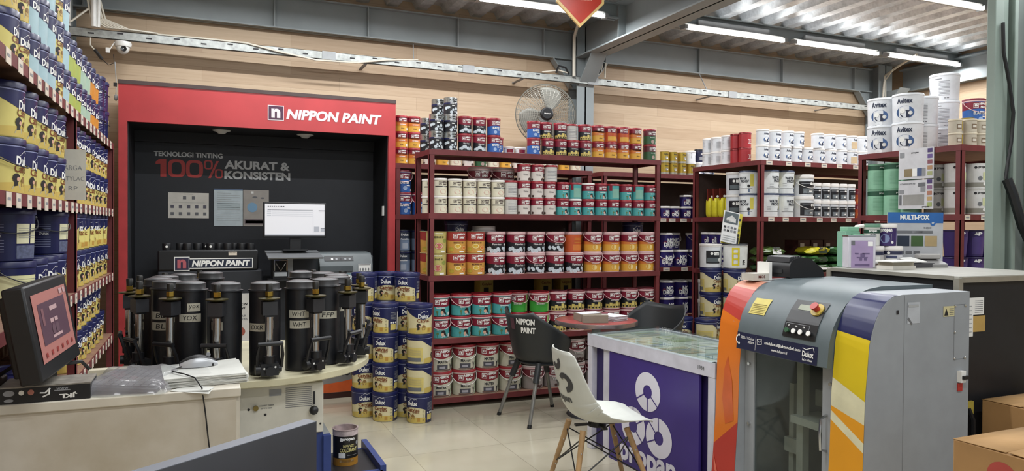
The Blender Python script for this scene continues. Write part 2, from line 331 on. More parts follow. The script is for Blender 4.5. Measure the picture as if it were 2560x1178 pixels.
m = M(); m.tube([(3.35, 6.7, 3.06), (3.37, 6.68, 3.13), (3.45, 6.68, 3.12), (3.5, 6.7, 3.06)], .01, BLACK); m.tube([(3.2, 6.72, 3.06), (3.38, 6.7, 3.09), (3.5, 6.7, 3.07)], .007, CW); solo('cable_loop', m, 'black and white cable loop lying on the tray by the column', 'cable')
m = M(); m.tube([(7.55, 5.85, 3.48), (7.9, 6.4, 3.47), (8.1, 6.72, 3.45), (8.1, 6.74, 3.3), (8.08, 6.74, 2.9)], .013, CW, 8); m.tube([(7.9, 6.45, 3.45), (8.13, 6.74, 3.4), (8.14, 6.74, 2.9)], .009, CW, 8); solo('corner_conduit', m, 'white conduits curving down in the right corner', 'pipe')
# dome camera and dangling plug
t = thing('security_camera', 'white dome security camera under the tray', 'camera', (-.6, 6.77, 2.9))
m = M(); m.lathe([(0, .075), (.062, .075), (.066, .06), (.06, .035), (.05, .03)], WHITE, 20); part('mount', m, t)
m = M(); m.ball((0, -.005, .025), .05, WHITE, 16, 10); part('dome', m, t)
m = M(); m.lathe([(0, .05), (.02, .058), (.022, .056), (.021, .04)], BLACK, 16, c=(0.01, 0, .012), axis='y'); part('lens', m, t)
m = M(); m.tube([(-.83, 6.74, 2.98), (-.83, 6.73, 2.92), (-.79, 6.73, 2.87)], .005, CW); m.tube([(-.8, 6.73, 2.885), (-.745, 6.73, 2.81)], .013, BLACK); m.tube([(-.745, 6.73, 2.81), (-.7, 6.73, 2.77), (-.66, 6.73, 2.79), (-.665, 6.73, 2.86)], .003, BLACK)
m.box(-.72, -.69, 6.72, 6.74, 2.87, 2.91, WHITE); m.tube([(-.69, 6.73, 2.9), (-.66, 6.74, 2.96)], .004, WHITE); m.tube([(-.655, 6.73, 2.8), (-.645, 6.73, 2.62), (-.65, 6.73, 2.5)], .004, GREYM); m.box(-.665, -.64, 6.72, 6.735, 2.6, 2.63, BLACK); m.ball((-.648, 6.73, 2.51), .014, GREYM, sz=2)
solo('dangling_plug', m, 'black plug and thin wires dangling by the dome camera', 'cable')
# hanging sign
t = thing('hanging_sign', 'red pointed hanging sign with gold edge at the ceiling', 'sign', (2.705, 5.0, 3.03), -14)
o = [(-.19, .19), (0, 0), (.19, .19), (.19, .62), (-.19, .62)]; ii = [(-.17, .198), (0, .027), (.17, .198), (.17, .6), (-.17, .6)]
m = M(); m.prism(o, 'y', -.012, .012, mat('#d8b878', .4)); part('frame', m, t)
m = M(); fp = plane((0, -.0135, 0), (1, 0, 0), (0, 0, 1)); m.fmap(fp, ii, mat('#b3321f', .35)); part('panel', m, t)
m = M(); fp = plane((0, -.0145, 0), (1, 0, 0), (0, 0, 1)); PK = mat('#f0c4b0', .5, noise=0)
m.ftext(fp, 'LUX | AVITEX | DECOLIT', 0, .245, .27, .02, PK); m.ftext(fp, 'NODROP | PROPAN', 0, .214, .18, .02, PK); m.ftext(fp, 'DULUX | MATEX', 0, .276, .24, .02, PK); part('lettering', m, t)
m = M()
for sx in (-.15, .15): m.cyl((sx, 0, .61), (sx, 0, .66), .003, GREYM)
part('hook', m, t)
# wall fan
t = thing('wall_fan', 'large grey wall fan with wire guard beside the column', 'fan', (3.12, 6.46, 2.58), -16)
def dome(rr, s): return .02+.06*(1-(rr/.3)**2)*s
GW = mat('#87857c', .4, .3, noise=0)
m = M()
for sgn in (-1, 1):
    for k in range(1, 14):
        rr = .075+.225*k/13; yy = sgn*dome(rr, 1) if k < 13 else 0
        m.tube([(rr*math.cos(2*math.pi*i/40), yy, rr*math.sin(2*math.pi*i/40)) for i in range(40)], .0024 if k < 13 else .007, GW, 4, True)
    for k in range(36):
        a = 2*math.pi*k/36; m.tube([(rr*math.cos(a), sgn*dome(rr, 1) if rr < .3 else 0, rr*math.sin(a)) for rr in (.07, .15, .23, .3)], .0022, GW, 4)
part('guard', m, t)
m = M(); m.lathe([(0, .1), (.05, .1), (.062, .09), (.066, .07), (.066, .06)], BLACK, 20, axis='y'); fp = plane((0, -.101, 0), (1, 0, 0), (0, 0, 1)); m.ftext(fp, 'Maximus', 0, 0, .06, .012, PRW); part('badge', m, t)
for k in range(3):
    m = M(); g = []; a0 = R(60+120*k)
    for i in range(9):
        for j in range(7):
            rr = .05+.22*i/8; th = a0+(j/6-.5)*(.75+.35*math.sin(math.pi*i/8)) + .35*i/8
            g.append((rr*math.cos(th), .03*(j/6-.5), rr*math.sin(th)))
    m.add(g, [(i*7+j, i*7+j+1, i*7+j+8, i*7+j+7) for i in range(8) for j in range(6)], mat('#8f8f88', .45, .1, noise=0))
    o = part('blade', m, t); md = o.modifiers.new('thickness', 'SOLIDIFY'); md.thickness = .003
m = M(); m.cyl((0, .05, 0), (0, .25, 0), .07, GREYM, seg=16); m.cyl((0, .2, 0), (0, .2, -.2), .02, GREYM); part('motor', m, t)
m = M(); m.box(-.06, .06, .2, .5, -.24, -.18, GREYM); m.box(.1, .14, .25, .5, -.24, -.2, GREYM); part('wall_bracket', m, t)
# ================================================================ the red booth
def heavy0(m, fn, cx, cy, rx, ry, wd, mt, n=28):
    vs = []
    for a, b in ((rx, ry), (rx-wd, ry-wd*.8)):
        for i in range(n):
            t_ = 2*math.pi*i/n; c_, s_ = math.cos(t_), math.sin(t_); vs.append(fn(cx+math.copysign(abs(c_)**.6, c_)*a, cy+math.copysign(abs(s_)**.6, s_)*b))
    m.add(vs, [(i, (i+1) % n, n+(i+1) % n, n+i) for i in range(n)], mt)
t = thing('display_booth', 'tall red paint display booth with a black recess', 'display booth', (.486, 6.55, 0))
RB = mat('#b83d40', .42, scale=4); RBL = mat('#b03a3c', .42); DK = mat('#23262c', .6, noise=.05); DK2 = mat('#1b1d22', .6)
m = M(); m.box(-.585, 1.557, 6.24, 6.27, 2.261, 2.545, RB); m.box(-.585, 1.557, 6.27, 6.9, 2.5, 2.545, RB); part('header', m, t, world=True)
m = M(); m.box(-.588, 1.56, 6.236, 6.9, 2.545, 2.575, mat('#4a3c3a', .6)); part('top_trim', m, t, world=True)
for a, b in ((-.585, -.525), (1.495, 1.557)):
    m = M(); m.box(a, b, 6.24, 6.9, 0, 2.261, RBL); part('post', m, t, world=True)
m = M(); m.box(-.525, 1.495, 6.83, 6.87, .0, 2.261, DK); m.box(-.525, 1.495, 6.27, 6.84, 2.261, 2.28, DK2); m.box(-.527, -.519, 6.27, 6.84, 0, 2.261, DK2); m.box(1.489, 1.497, 6.27, 6.84, 0, 2.261, DK2); m.box(-.525, 1.495, 6.79, 6.83, 2.17, 2.261, DK2)
part('recess', m, t, 'black recessed back and sides', world=True)
m = M(); m.box(-.525, 1.495, 6.25, 6.28, .05, .42, mat('#8c8a88', .5)); m.box(-.525, 1.495, 6.255, 6.82, .0, .05, mat('#3a1512', .5)); m.box(-.519, 1.489, 6.28, 6.82, .05, .41, DK)
fp = plane((0, 6.2485, 0), (1, 0, 0), (0, 0, 1)); m.fmap(fp, [(-.5, .052), (1.495, .052), (1.495, .2), (1.3, .175), (1.1, .14), (.9, .12), (.5, .13), (-.5, .2)], mat('#d9612a', .5))
fp = plane((0, 6.247, 0), (1, 0, 0), (0, 0, 1)); m.ftext(fp, 'Colour Creations', .9, .235, .72, .09, INK, 0); part('base_panel', m, t, 'low grey panel with an orange wave', world=True)
m = M(); fp = plane((0, 6.2385, 0), (1, 0, 0), (0, 0, 1)); LW = mat('#dcd3d6', .5, noise=0)
fq = plane((0, 6.2375, 0), (1, 0, 0), (0, 0, 1))
m.frect(fp, .493, .619, 2.335, 2.458, LW); m.frect(fq, .5, .612, 2.342, 2.451, mat('#4a2340', .4, noise=0))
fp2 = plane((0, 6.2365, 0), (1, 0, 0), (0, 0, 1)); m.ftext(fp2, 'n', .556, 2.393, .07, .075, LW, .045); m.ftext(fp, 'NIPPON PAINT', 1.035, 2.393, .795, .085, LW, .045, .18)
part('header_lettering', m, t, 'pale lettering and square emblem', world=True)
m = M(); fp = plane((0, 6.8285, 0), (1, 0, 0), (0, 0, 1)); GW2 = mat('#b9bbbb', .5, noise=0); RD = mat('#a9302c', .5, noise=0)
m.ftext(fp, 'TEKNOLOGI TINTING', -.105, 2.075, .54, .043, GW2, .03); m.fmap(fp, [(-.362, 2.005), (-.335, 2.03), (-.28, 2.03), (-.28, 1.88), (-.325, 1.88), (-.325, 1.99), (-.362, 1.985)], RD); heavy0(m, fp, -.2, 1.955, .068, .076, .03, RD); heavy0(m, fp, -.06, 1.955, .068, .076, .03, RD); heavy0(m, fp, .05, 1.995, .035, .04, .014, RD); heavy0(m, fp, .135, 1.92, .033, .04, .014, RD); m.fmap(fp, [(.05, 1.88), (.07, 1.88), (.135, 2.03), (.115, 2.03)], RD); m.ftext(fp, 'AKURAT &', .455, 2.002, .55, .075, GW2, .04); m.ftext(fp, 'KONSISTEN', .457, 1.912, .555, .072, GW2, .04)
part('wall_lettering', m, t, 'grey and red lettering on the black back', world=True)
for x in (.149, .823):
    m = M(); m.lathe([(0, -.03), (.025, -.028), (.045, -.012), (.07, -.004), (.072, 0)], WHITE, 18, c=(x, 6.5, 2.26)); part('downlight', m, t, world=True)
m = M(); m.box(1.479, 1.489, 6.37, 6.42, 1.565, 1.65, WHITE); part('switch', m, t, world=True)
def sheet(name, label, cat, x0, x1, y, z0, z1, deco, base='#d8d5cb', tilt=0):
    m = M(); m.box(x0, x1, y-.003, y, z0, z1, mat(base, .5)); fp = plane((x0, y-.0045, z0), (1, 0, 0), (0, 0, 1)); deco(m, fp, x1-x0, z1-z0); return solo(name, m, label, cat)
GK = mat('#6a6c70', .6, noise=0); GL = mat('#a8abac', .6, noise=0)
def d1(m, fp, w, h):
    m.frect(fp, w*.39, w*.61, h*.94, h*.955, GK)
    for r, (yy, xs) in enumerate(((.8, (.4, .62)), (.45, (.1, .3, .5, .7, .9)), (.17, (.1, .3, .5, .7, .9)))):
        for q in xs: m.frect(fp, w*(q-.04), w*(q+.04), h*(yy-.06), h*(yy+.06), GK if r != 1 else mat('#5b5a66', .6, noise=0))
    m.frect(fp, w*.1, w*.9, h*.61, h*.615, GL)
sheet('notice_sheet', 'cream sheet of small machine pictures taped in the booth', 'paper', -.266, .054, 6.828, 1.53, 1.748, d1)
def d2(m, fp, w, h):
    m.frect(fp, 0, w, h*.96, h, mat('#5a6d8a', .5, noise=0))
    for i in range(9): m.frect(fp, w*.1, w*(.9 if i % 3 else .6), h*(.88-i*.055), h*(.887-i*.055), GL)
    m.frect(fp, w*.12, w*.9, h*.46, h*.62, mat('#b6c4c8', .5, noise=0))
    for i in range(5): m.frect(fp, w*.1, w*.9, h*(.35-i*.05), h*(.357-i*.05), GL)
sheet('poster_sheet', 'pale blue certificate sheet on the booth back', 'paper', .095, .331, 6.828, 1.463, 1.79, d2, '#c6d3d8')
def d3(m, fp, w, h):
    m.fdisc(fp, w*.35, h*.52, w*.2, mat('#7fa8c8', .5, noise=0), 18); m.frect(fp, w*.05, w*.95, h*.05, h*.2, mat('#7a6f70', .5, noise=0)); m.frect(fp, w*.08, w*.8, h*.08, h*.16, PRW)
    m.fdisc(fp, w*.45, h*.8, w*.1, GK, 10, .4); m.fdisc(fp, w*.75, h*.78, w*.08, GK, 10, .4); m.frect(fp, w*.3, w*.4, h*.9, h*.96, PRW)
sheet('poster_sheet', 'grey sheet with a blue disc beside the certificate', 'paper', .335, .55, 6.828, 1.463, 1.785, d3, '#a9a39c')
# ================================================================ cans and pails
class Can(M):
    def __init__(s, r0, r1, h):
        super().__init__(); s.r0, s.r1, s.h = r0, r1, h; s.k = r1/.057
    def fn(s, e=.0006):
        def g(deg, v):
            r = s.r0+(s.r1-s.r0)*v+e; a = R(deg); return (r*math.sin(a), -r*math.cos(a), v*s.h)
        return g
    def shell(s, mt, rim=None, rimh=.0):
        h, a, b = s.h, s.r0, s.r1; vv = [0, .02, .25, .5, .75, 1-rimh if rimh else .97, 1]
        prof = [(0, 0), (a-.004, 0)]+[(a+(b-a)*v, v*h) for v in vv[1:]]
        s.lathe(prof, [mt]*(len(prof)-1), 28)
        if rimh: s.lathe([(b-.0002, (1-rimh)*h), (b+.003, (1-rimh)*h+.002), (b+.003, h-.003), (b, h)], rim, 28)
    def band(s, d0, d1, lo, hi, mt, e=.0006, st=10.):
        n = max(1, int(abs(d1-d0)/st)); g = s.fn(e); vs = []
        for i in range(n+1):
            d = d0+(d1-d0)*i/n; l = lo(d) if callable(lo) else lo; u = hi(d) if callable(hi) else hi; vs += [g(d, l), g(d, u)]
        s.add(vs, [(2*i, 2*i+2, 2*i+3, 2*i+1) for i in range(n)], mt)
    def text(s, txt, deg, v, wd, ht, mt, bold=.03, shear=0., e=.0016):
        g = s.fn(e); q = 57.3/((s.r0+s.r1)/2); s.ftext(g, txt, deg, v, wd*q, ht/s.h, mt, bold, shear)
    def disc(s, deg, v, r, mt, e=.0011, n=10, ky=1.):
        g = s.fn(e); q = 57.3/((s.r0+s.r1)/2); s.fmap(g, [(deg+r*q*math.cos(2*math.pi*i/n), v+ky*r/s.h*math.sin(2*math.pi*i/n)) for i in range(n)], mt)
    def poly(s, pts, mt, e=.001): s.fmap(s.fn(e), pts, mt)
    def rect(s, d0, d1, v0, v1, mt, e=.0011): s.band(d0, d1, v0, v1, mt, e)
    def brand(s, v, mt, d=4, logo=True, z=1., col=None):
        k = s.k*z; s.text('NIPPON', d+11, v+.0095*k/s.h, .047*k, .0125*k, mt, .05, .15); s.text('PAINT', d+14, v-.0085*k/s.h, .036*k, .0125*k, mt, .05, .15)
        if logo:
            q = 57.3/s.r1; c = d-28; hw = .0125*k
            for a, b, u, w_ in ((-1, 1, .8, 1), (-1, 1, -1, -.8), (-1, -.8, -1, 1), (.8, 1, -1, 1)): s.band(c+a*hw*q, c+b*hw*q, v+u*hw/s.h, v+w_*hw/s.h, mt, .0014)
            s.text('n', c, v, .013*k, .012*k, mt, .06)
def lid_mesh(r, hh, mt, name, over=.003):
    m = M(); m.lathe([(0, hh-.006), (r-.012, hh-.006), (r-.008, hh), (r+over-.002, hh), (r+over, hh-.003), (r+over, 0), (r-.002, -.001)], mt, 28); return m.mesh(name)
def bail(r, zt, drop, mt, name, th=.0028, up=False, phase=0):
    m = M(); pts = []
    for i in range(19):
        a = R(-90+180*i/18); q = math.cos(a)
        if up: pts.append((r*math.sin(a), .01, zt+drop*q))
        else: pts.append(((r+.007)*math.sin(a), -(r+.007)*math.cos(a) if True else 0, zt-drop*q**.8 if q > 0 else zt))
    m.tube(pts, th, mt, 6)
    for sx in (-1, 1): m.ball((sx*(r+.003), 0, zt), .009, mt, 8, 6)
    return m.mesh(name)
KIND = {}
def kind(key, look, cat, name, r, h, body, lid=None, lidh=.018, handle=None, drop=.4, up=False, over=.003):
    ps = [('body', body.mesh(key+'_body'))]
    hh = h-lidh if lid else h
    if lid: ps.append(('lid', lid_mesh(r, lidh, lid, key+'_lid', over)))
    if handle: ps.append(('handle', bail(r+.002, hh-.012, drop*h, handle, key+'_handle', .0028 if r < .12 else .004, up)))
    KIND[key] = dict(look=look, cat=cat, name=name, r=r, h=h, parts=ps, lz=hh)
def put(key, x, y, z, label, group, rz=0., z_extra=0., handle=True):
    K = KIND[key]; t = thing(K['name'], label, K['cat'], (x, y, z), rz, group)
    for n, me in K['parts']:
        if n == 'handle' and not handle: continue
        o = D.objects.new(n, me); COL.objects.link(o); o.parent = t
        if n == 'lid': o.location = (0, 0, K['lz'])
    return t
def mk(r0, r1, h, lidh): return Can(r0, r1, h-lidh)
WH = mat('#e3dfda', .4); CREAM = mat('#dcd6c0', .45); BLK = mat('#1f2026', .4); BUB = mat('#c9d3da', .4, noise=.1, scale=60); SILV = mat('#b9bcbb', .25, .9, noise=0)
TEAL = mat('#4fa3a3', .4); ORA = mat('#d07a3a', .4); GOLD = mat('#d9a441', .4); PINKW = mat('#d8b4b4', .4); BLUE = mat('#2f5fa8', .4); YEL = mat('#d3c170', .45); HAIR = mat('#221d1e', .6, noise=0); SKIN = mat('#d2a58c', .6, noise=0)
GRN = mat('#2f5a3a', .4); GREYT = mat('#8d8f93', .5, noise=0); ORD2 = mat('#c0562c', .4)
arc = lambda lo, dip, w=60.: (lambda d: lo-dip*max(0, 1-(d/w)**2))
rise = lambda lo, up, w=60.: (lambda d: lo+up*max(0, 1-(d/w)**2))
rr = random.Random(5)
def bubbles(c, lo, hi, n, rmin, rmax, spread=70):
    for i in range(n):
        a = -spread+2*spread*(i+.5)/n+rr.uniform(-5, 5); r_ = rr.uniform(rmin, rmax)
        c.disc(a, lo+(hi-lo)*rr.random(), r_, BUB, .0009+.0001*i % .0004); 
def small(key, look, fnc, base, lid, lidh=.016, r=.056, h=.142, name='paint_can'):
    c = mk(r, r, h, lidh if lid else .0); fnc(c); kind(key, look, 'paint can', name, r, h, c, lid, lidh)
# --- one kilogram cans
def f(c):
    c.shell(BLK); c.band(-180, 170, .7, .985, SILV); c.brand(.84, INK); c.band(-180, 170, .62, .7, NAVY); c.text('PONLUX', 2, .66, .05, .009, PRW); bubbles(c, .12, .45, 9, .008, .014); c.rect(38, 62, .08, .2, PRW); c.rect(-10, 12, .5, .56, PRW)
    c.lathe([(.056, .138), (.0575, .139), (.0575, .142), (.052, .142), (.05, .137), (0, .137)], SILV, 28); c.lathe([(.0555, 0), (.0575, .001), (.0572, .005), (.056, .006)], SILV, 28)
small('silver', 'black and silver tin', f, BLK, None)
def f(c):
    c.shell(BLK); c.band(-180, 170, arc(.6, .06), 1, MAROON); c.brand(.8, PRW); c.text('Flaw-less', 0, .48, .05, .012, PRW, .01); bubbles(c, .1, .34, 8, .009, .015); c.rect(40, 64, .08, .2, PRW)
small('bubble', 'black and maroon can', f, BLK, REDLID)
def f(c):
    c.shell(BLUE); c.band(-180, 170, rise(.58, .05), 1, MAROON); c.brand(.79, PRW); c.text('ELASTEX', 0, .48, .062, .017, PRW, .05); c.disc(-8, .2, .014, mat('#9fb7dc', .4)); c.rect(38, 64, .08, .22, PRW); c.rect(10, 34, .32, .38, PRW)
small('elastex', 'blue maroon-banded can', f, BLUE, REDLID)
def castle(c, e=.0009):
    for d, w_, v0, v1, q in ((-55, 26, .05, .26, 0), (-32, 18, .05, .34, 1), (-12, 20, .05, .28, 0), (10, 22, .05, .4, 1), (34, 18, .05, .33, 0), (54, 20, .05, .25, 1)):
        c.rect(d-w_/2, d+w_/2, v0, v1, YEL if q else mat('#c4ab5e', .5), e); c.disc(d, .12, .006*c.k, INK, e+.0004, 8)
def f(c):
    c.shell(BLK); c.band(-180, 170, arc(.62, .05), 1, MAROON); c.brand(.82, PRW); c.text('WEATHERBOND', 0, .5, .062, .009, PRW); castle(c)
small('weather', 'black can with yellow castle', f, BLK, REDLID)
def f(c):
    c.shell(GOLD); c.band(-180, 170, .42, .75, ORA); c.band(-180, 170, arc(.66, .06), 1, MAROON); c.brand(.83, PRW); c.rect(36, 64, .1, .28, PRW); c.text('WEATHERBOND', 0, .5, .055, .008, PRW); c.text('SOLAR', -4, .22, .03, .01, INK)
small('orange', 'orange and gold can', f, GOLD, REDLID)
def f(c):
    c.shell(ORD2); c.band(-180, 20, arc(.7, .06), 1, MAROON); c.brand(.84, PRW, -18); c.rect(36, 60, .1, .28, PRW); c.band(-60, 30, .1, .4, GOLD)
small('redorange', 'red-orange can', f, ORD2, REDLID)
def f(c):
    c.shell(GRN); c.band(-180, 170, .6, 1, mat('#5d2630', .4)); c.brand(.8, PRW); c.text('Spot-less', 0, .5, .05, .01, PRW, .01); c.disc(0, .2, .017, mat('#a58f86', .5)); c.rect(40, 62, .08, .24, PRW)
small('green', 'dark green can', f, GRN, REDLID)
def f(c):
    c.shell(CREAM); c.brand(.8, mat('#4a3b3b', .5, noise=0), 4); c.band(-70, 70, .56, .63, mat('#4b4845', .5)); c.text('MATEX', 10, .595, .03, .006, PRW, .01); c.disc(0, .27, .027, mat('#cfae9e', .5), n=16, ky=.7); c.rect(38, 62, .14, .24, PRW)
small('cream', 'cream can with dark band', f, CREAM, WH)
def f(c):
    c.shell(mat('#d3cbc4', .45)); c.band(-180, 170, rise(.62, .05), 1, MAROON); c.brand(.82, PRW); c.text('Vinilex', -2, .42, .045, .016, mat('#6a6160', .5, noise=0), .01, .2)
    for d, v in ((30, .12), (42, .16), (52, .1), (-66, .12)): c.disc(d, v, .011, mat('#45302b', .6), n=8)
small('vinilex', 'white and maroon chestnut can', f, WH, REDLID)
def figure(c, k=1., d0=10, e=.0011):
    c.disc(d0, .29, .013*c.k*k, HAIR, e, 12); c.poly([(d0-2, .3), (d0+14, .26), (d0+24, .08), (d0+14, .12), (d0+4, .2)], HAIR, e); c.disc(d0-6, .2, .009*c.k*k, SKIN, e+.0003); c.poly([(d0-12, .04), (d0+14, .04), (d0+8, .14), (d0-6, .16)], mat('#c9c2c4', .5), e)
    c.disc(d0-34, .24, .007*c.k*k, mat('#5a7a4a', .6), e); c.rect(d0-36, d0-32, .05, .2, mat('#4c6a40', .6), e)
def f(c):
    c.shell(TEAL); c.band(-180, 170, .57, 1, MAROON); c.brand(.79, PRW); c.text('Spot-less', 0, .47, .05, .011, PRW, .02); figure(c); c.rect(44, 66, .06, .2, PRW)
small('teal', 'teal and maroon can', f, TEAL, REDLID); small('tealw', 'white-lidded teal can', f, TEAL, WH)
def f(c):
    c.shell(TEAL); c.rect(-40, 40, .1, .75, mat('#7fb0a0', .4)); c.rect(-70, -42, .62, 1, MAROON); c.rect(44, 78, .3, .7, mat('#3d6f74', .4))
    for i in range(4): c.rect(54, 74, .25+.12*i, .27+.12*i, INK, .0016)
small('tealback', 'teal can turned away', f, TEAL, REDLID)
def f(c):
    c.shell(mat('#c9c7c2', .5))
    for i in range(6): c.rect(-50, 50, .2+i*.1, .225+i*.1, GREYT)
small('greyback', 'grey can turned away', f, WH, REDLID)
GT = mat('#b39a3e', .3, .6)
def f(c):
    c.shell(GT); c.text('Avitex', 0, .78, .05, .018, INK, .02); c.disc(6, .45, .018, mat('#8c8a80', .4), n=12); c.rect(0, 22, .36, .46, PRW, .0015); c.band(-180, 170, .04, .2, mat('#a8a69c', .3, .5))
    c.lathe([(.0475, .116), (.049, .117), (.049, .12), (.043, .12), (.041, .116), (0, .116)], mat('#c8b878', .25, .9, noise=0), 24)
c = Can(.047, .047, .12); f(c); kind('gold', 'gold paint tin', 'paint can', 'paint_tin', .047, .12, c)
def f(c):
    c.shell(mat('#1d2142', .4)); c.text('DECOLIT', 0, .7, .05, .018, PRW, .03); c.rect(-40, 40, .2, .45, GREYT); c.disc(20, .32, .012, PRW)
small('navytin', 'small navy can', f, NAVY, BLK, .014)
def f(c):
    c.shell(mat('#a3242c', .4)); c.rect(-10, 40, .3, .6, PRW); c.rect(-8, 38, .33, .57, mat('#a3242c', .4), .0016); c.text('E', 14, .45, .02, .03, PRW, .04)
small('redtin', 'bright red tin', f, REDLID, mat('#7e2a2c', .35, .5))
WB = mat('#dfe2e6', .35); AB = mat('#3d5c8c', .4); AB2 = mat('#222c44', .4)
def avi(c, tx=True):
    c.shell(WB); k = c.k
    if tx: c.text('Avitex', 2, .8, .058*k, .022*k, AB2, .035)
    c.disc(4, .36, .034*k, AB, .0009, 18, .75); c.disc(8, .3, .022*k, AB2, .0012, 14, .7); c.disc(-6, .42, .01*k, PRW, .0014, 10); c.disc(24, .33, .008*k, PRW, .0014, 8); c.disc(2, .08, .015*k, mat('#eceff2', .4), .0015, 12, .6)
small('avitex', 'white can with blue oval', avi, WH, WH)
def f(c):
    avi(c); c.rect(-46, 54, .12, .62, mat('#cdb592', .5), .0018)
small('avibeige', 'white can with beige label', f, WH, WH)
def f(c):
    c.shell(WB)
    for i in range(4):
        for q in (-50, -34): c.rect(q-3, q+3, .5+i*.11, .55+i*.11, GREYT)
    for i in range(9): c.rect(10, 56, .25+i*.06, .27+i*.06, GREYT)
small('plain', 'white small-print can', f, WH, WH)
def f(c):
    c.shell(mat('#c2b8a6', .5)); c.rect(-24, 30, .3, .7, mat('#7b6650', .5)); c.rect(-16, 22, .4, .6, mat('#d6cfc2', .5), .0016)
c = Can(.044, .044, .087); f(c); kind('beige', 'small beige paint can', 'paint can', 'paint_can', .044, .1, c, mat('#cbbfa8', .45), .013)
MINT = mat('#8dc0a2', .45)
def f(c):
    c.shell(MINT); c.band(-180, 170, .76, .94, mat('#20503a', .5)); c.text('propan', 14, .85, .05, .014, PRW, .03)
    for i in range(10): c.rect(-40, 40, .2+.05*i, .21+.05*i, mat('#6fa588', .5))
c = Can(.075, .075, .21); f(c); kind('mint', 'mint green tin', 'paint can', 'paint_tin', .075, .21, c, mat('#7fae92', .4), .004)
def f(c):
    c.shell(mat('#d6d4d2', .45)); c.text('propan', 8, .84, .06, .018, INK, .03); c.disc(-30, .84, .01, INK); c.band(-180, 170, .08, .26, mat('#8d8a80', .5)); c.rect(10, 60, .35, .65, mat('#cfd3a4', .5)); c.disc(-6, .42, .016, GK, n=12); c.disc(22, .2, .012, PRW)
c = Can(.07, .07, .19); f(c); kind('proplain', 'off-white can with grey band', 'paint can', 'paint_can', .07, .19, c, mat('#c8c6c0', .4), .004)
# --- five kilogram cans
def big(key, look, fnc, lid, rim, handle=None, r=.083, h=.178, lidh=.008, rimh=.1, drop=.42, name='paint_pail', cat='paint pail', up=False):
    c = Can(r*.95, r, h-(lidh if lid else 0)); fnc(c, rim, rimh); kind(key, look, cat, name, r, h, c, lid, lidh, handle, drop, up)
def f(c, rim, rh):
    c.shell(BLK, rim, rh); c.band(-180, 170, arc(.55, .07, 75), .9, MAROON); c.brand(.73, PRW); c.text('Flaw-less', -4, .43, .075, .017, PRW, .005); bubbles(c, .1, .28, 9, .012, .02); c.rect(44, 62, .36, .46, PRW); c.band(-180, 170, 0.0, .05, rim)
big('flaw', 'black and maroon pail', f, PINKW, PINKW, None); big('flawh', 'handled black and maroon pail', f, PINKW, PINKW, PINKW)
def f(c, rim, rh):
    c.shell(ORA, rim, rh); c.band(-180, 170, .04, .4, GOLD); c.disc(-8, .26, .024, mat('#ead08a', .5), n=14); c.band(-180, 170, arc(.56, .04, 75), .9, MAROON); c.brand(.73, PRW); c.rect(36, 60, .1, .28, PRW); c.text('WEATHERBOND', 0, .46, .07, .008, PRW); c.band(-180, 170, 0, .04, rim)
big('sun', 'orange and gold pail', f, PINKW, PINKW, None); big('sunh', 'handled orange and gold pail', f, PINKW, PINKW, PINKW)
def f(c, rim, rh):
    c.shell(ORD2, rim, rh); c.rect(-30, 60, .1, .4, ORA)
    for i in range(4): c.rect(-20, 50, .5+.07*i, .515+.07*i, GOLD)
big('sunback', 'plain orange pail', f, PINKW, PINKW)
def f(c, rim, rh):
    c.shell(mat('#cf9a4a', .45), rim, rh); c.band(-180, 170, arc(.62, .05, 80), 1.0, mat('#9a3530', .45)); c.brand(.81, PRW); c.text('BEE BRAND 1000', -4, .5, .085, .012, mat('#4a2a1c', .5, noise=0)); g = c.fn(.0012)
    c.fring(g, -10, .34, 0, 22, mat('#d9b23c', .5), 18, 0, 360, .0055); c.fring(g, -10, .34, 14, 19, mat('#ead79a', .5), 18, 0, 360, .0055); c.fring(g, 34, .26, 0, 20, ORA, 18, 0, 360, .0055); c.fring(g, 34, .26, 14, 17, mat('#ead08a', .5), 18, 0, 360, .0055); c.fring(g, -50, .2, 0, 18, mat('#b9a23c', .5), 18, 0, 360, .0055); c.rect(0, 30, .05, .12, PRW, .002)
big('citrus', 'orange citrus-slice tin', f, mat('#b6a06a', .4), ORA, lidh=.004, rimh=0, name='paint_tin', cat='paint can')
def f(c, rim, rh):
    c.shell(mat('#bdb06a', .45), rim, rh); c.text('BEE BRAND 100', -2, .76, .085, .016, mat('#3a331c', .5, noise=0)); c.text('NIPPON PAINT', 0, .92, .07, .01, PRW); g = c.fn(.0012)
    c.fring(g, 0, .35, 0, 26, mat('#b9635a', .5), 20, 0, 360, .0062); c.fring(g, 0, .35, 19, 23, mat('#e0c0a8', .5), 20, 0, 360, .0062); c.fring(g, 40, .6, 0, 16, mat('#8f9a4c', .5), 16, 0, 360, .006); c.rect(10, 40, .05, .14, PRW, .002)
big('grapefruit', 'olive pink-fruit tin', f, mat('#b6a06a', .4), ORA, lidh=.004, rimh=0, name='paint_tin', cat='paint can')
def f(c, rim, rh):
    c.shell(TEAL, rim, rh); c.band(-180, 170, arc(.55, .06, 75), .9, MAROON); c.brand(.73, PRW); c.text('Spot-less', -4, .44, .075, .016, PRW, .02); figure(c); c.rect(42, 66, .06, .22, PRW)
big('spot', 'teal and maroon pail', f, REDLID, PINKW, None, .086, .174, .014, .07); big('spoth', 'handled teal and maroon pail', f, REDLID, PINKW, PINKW, .086, .174, .014, .07)
def f(c, rim, rh):
    c.shell(mat('#3f9a3a', .4), rim, rh); c.band(40, 170, 0.02, .9, mat('#9cc878', .4)); c.band(-180, 40, arc(.6, .08, 75), .9, MAROON); c.brand(.75, PRW, -10); c.text('Spot-less', -14, .44, .07, .016, PRW, .02)
    for i in range(5): c.rect(56, 76, .3+.1*i, .312+.1*i, INK, .0016)
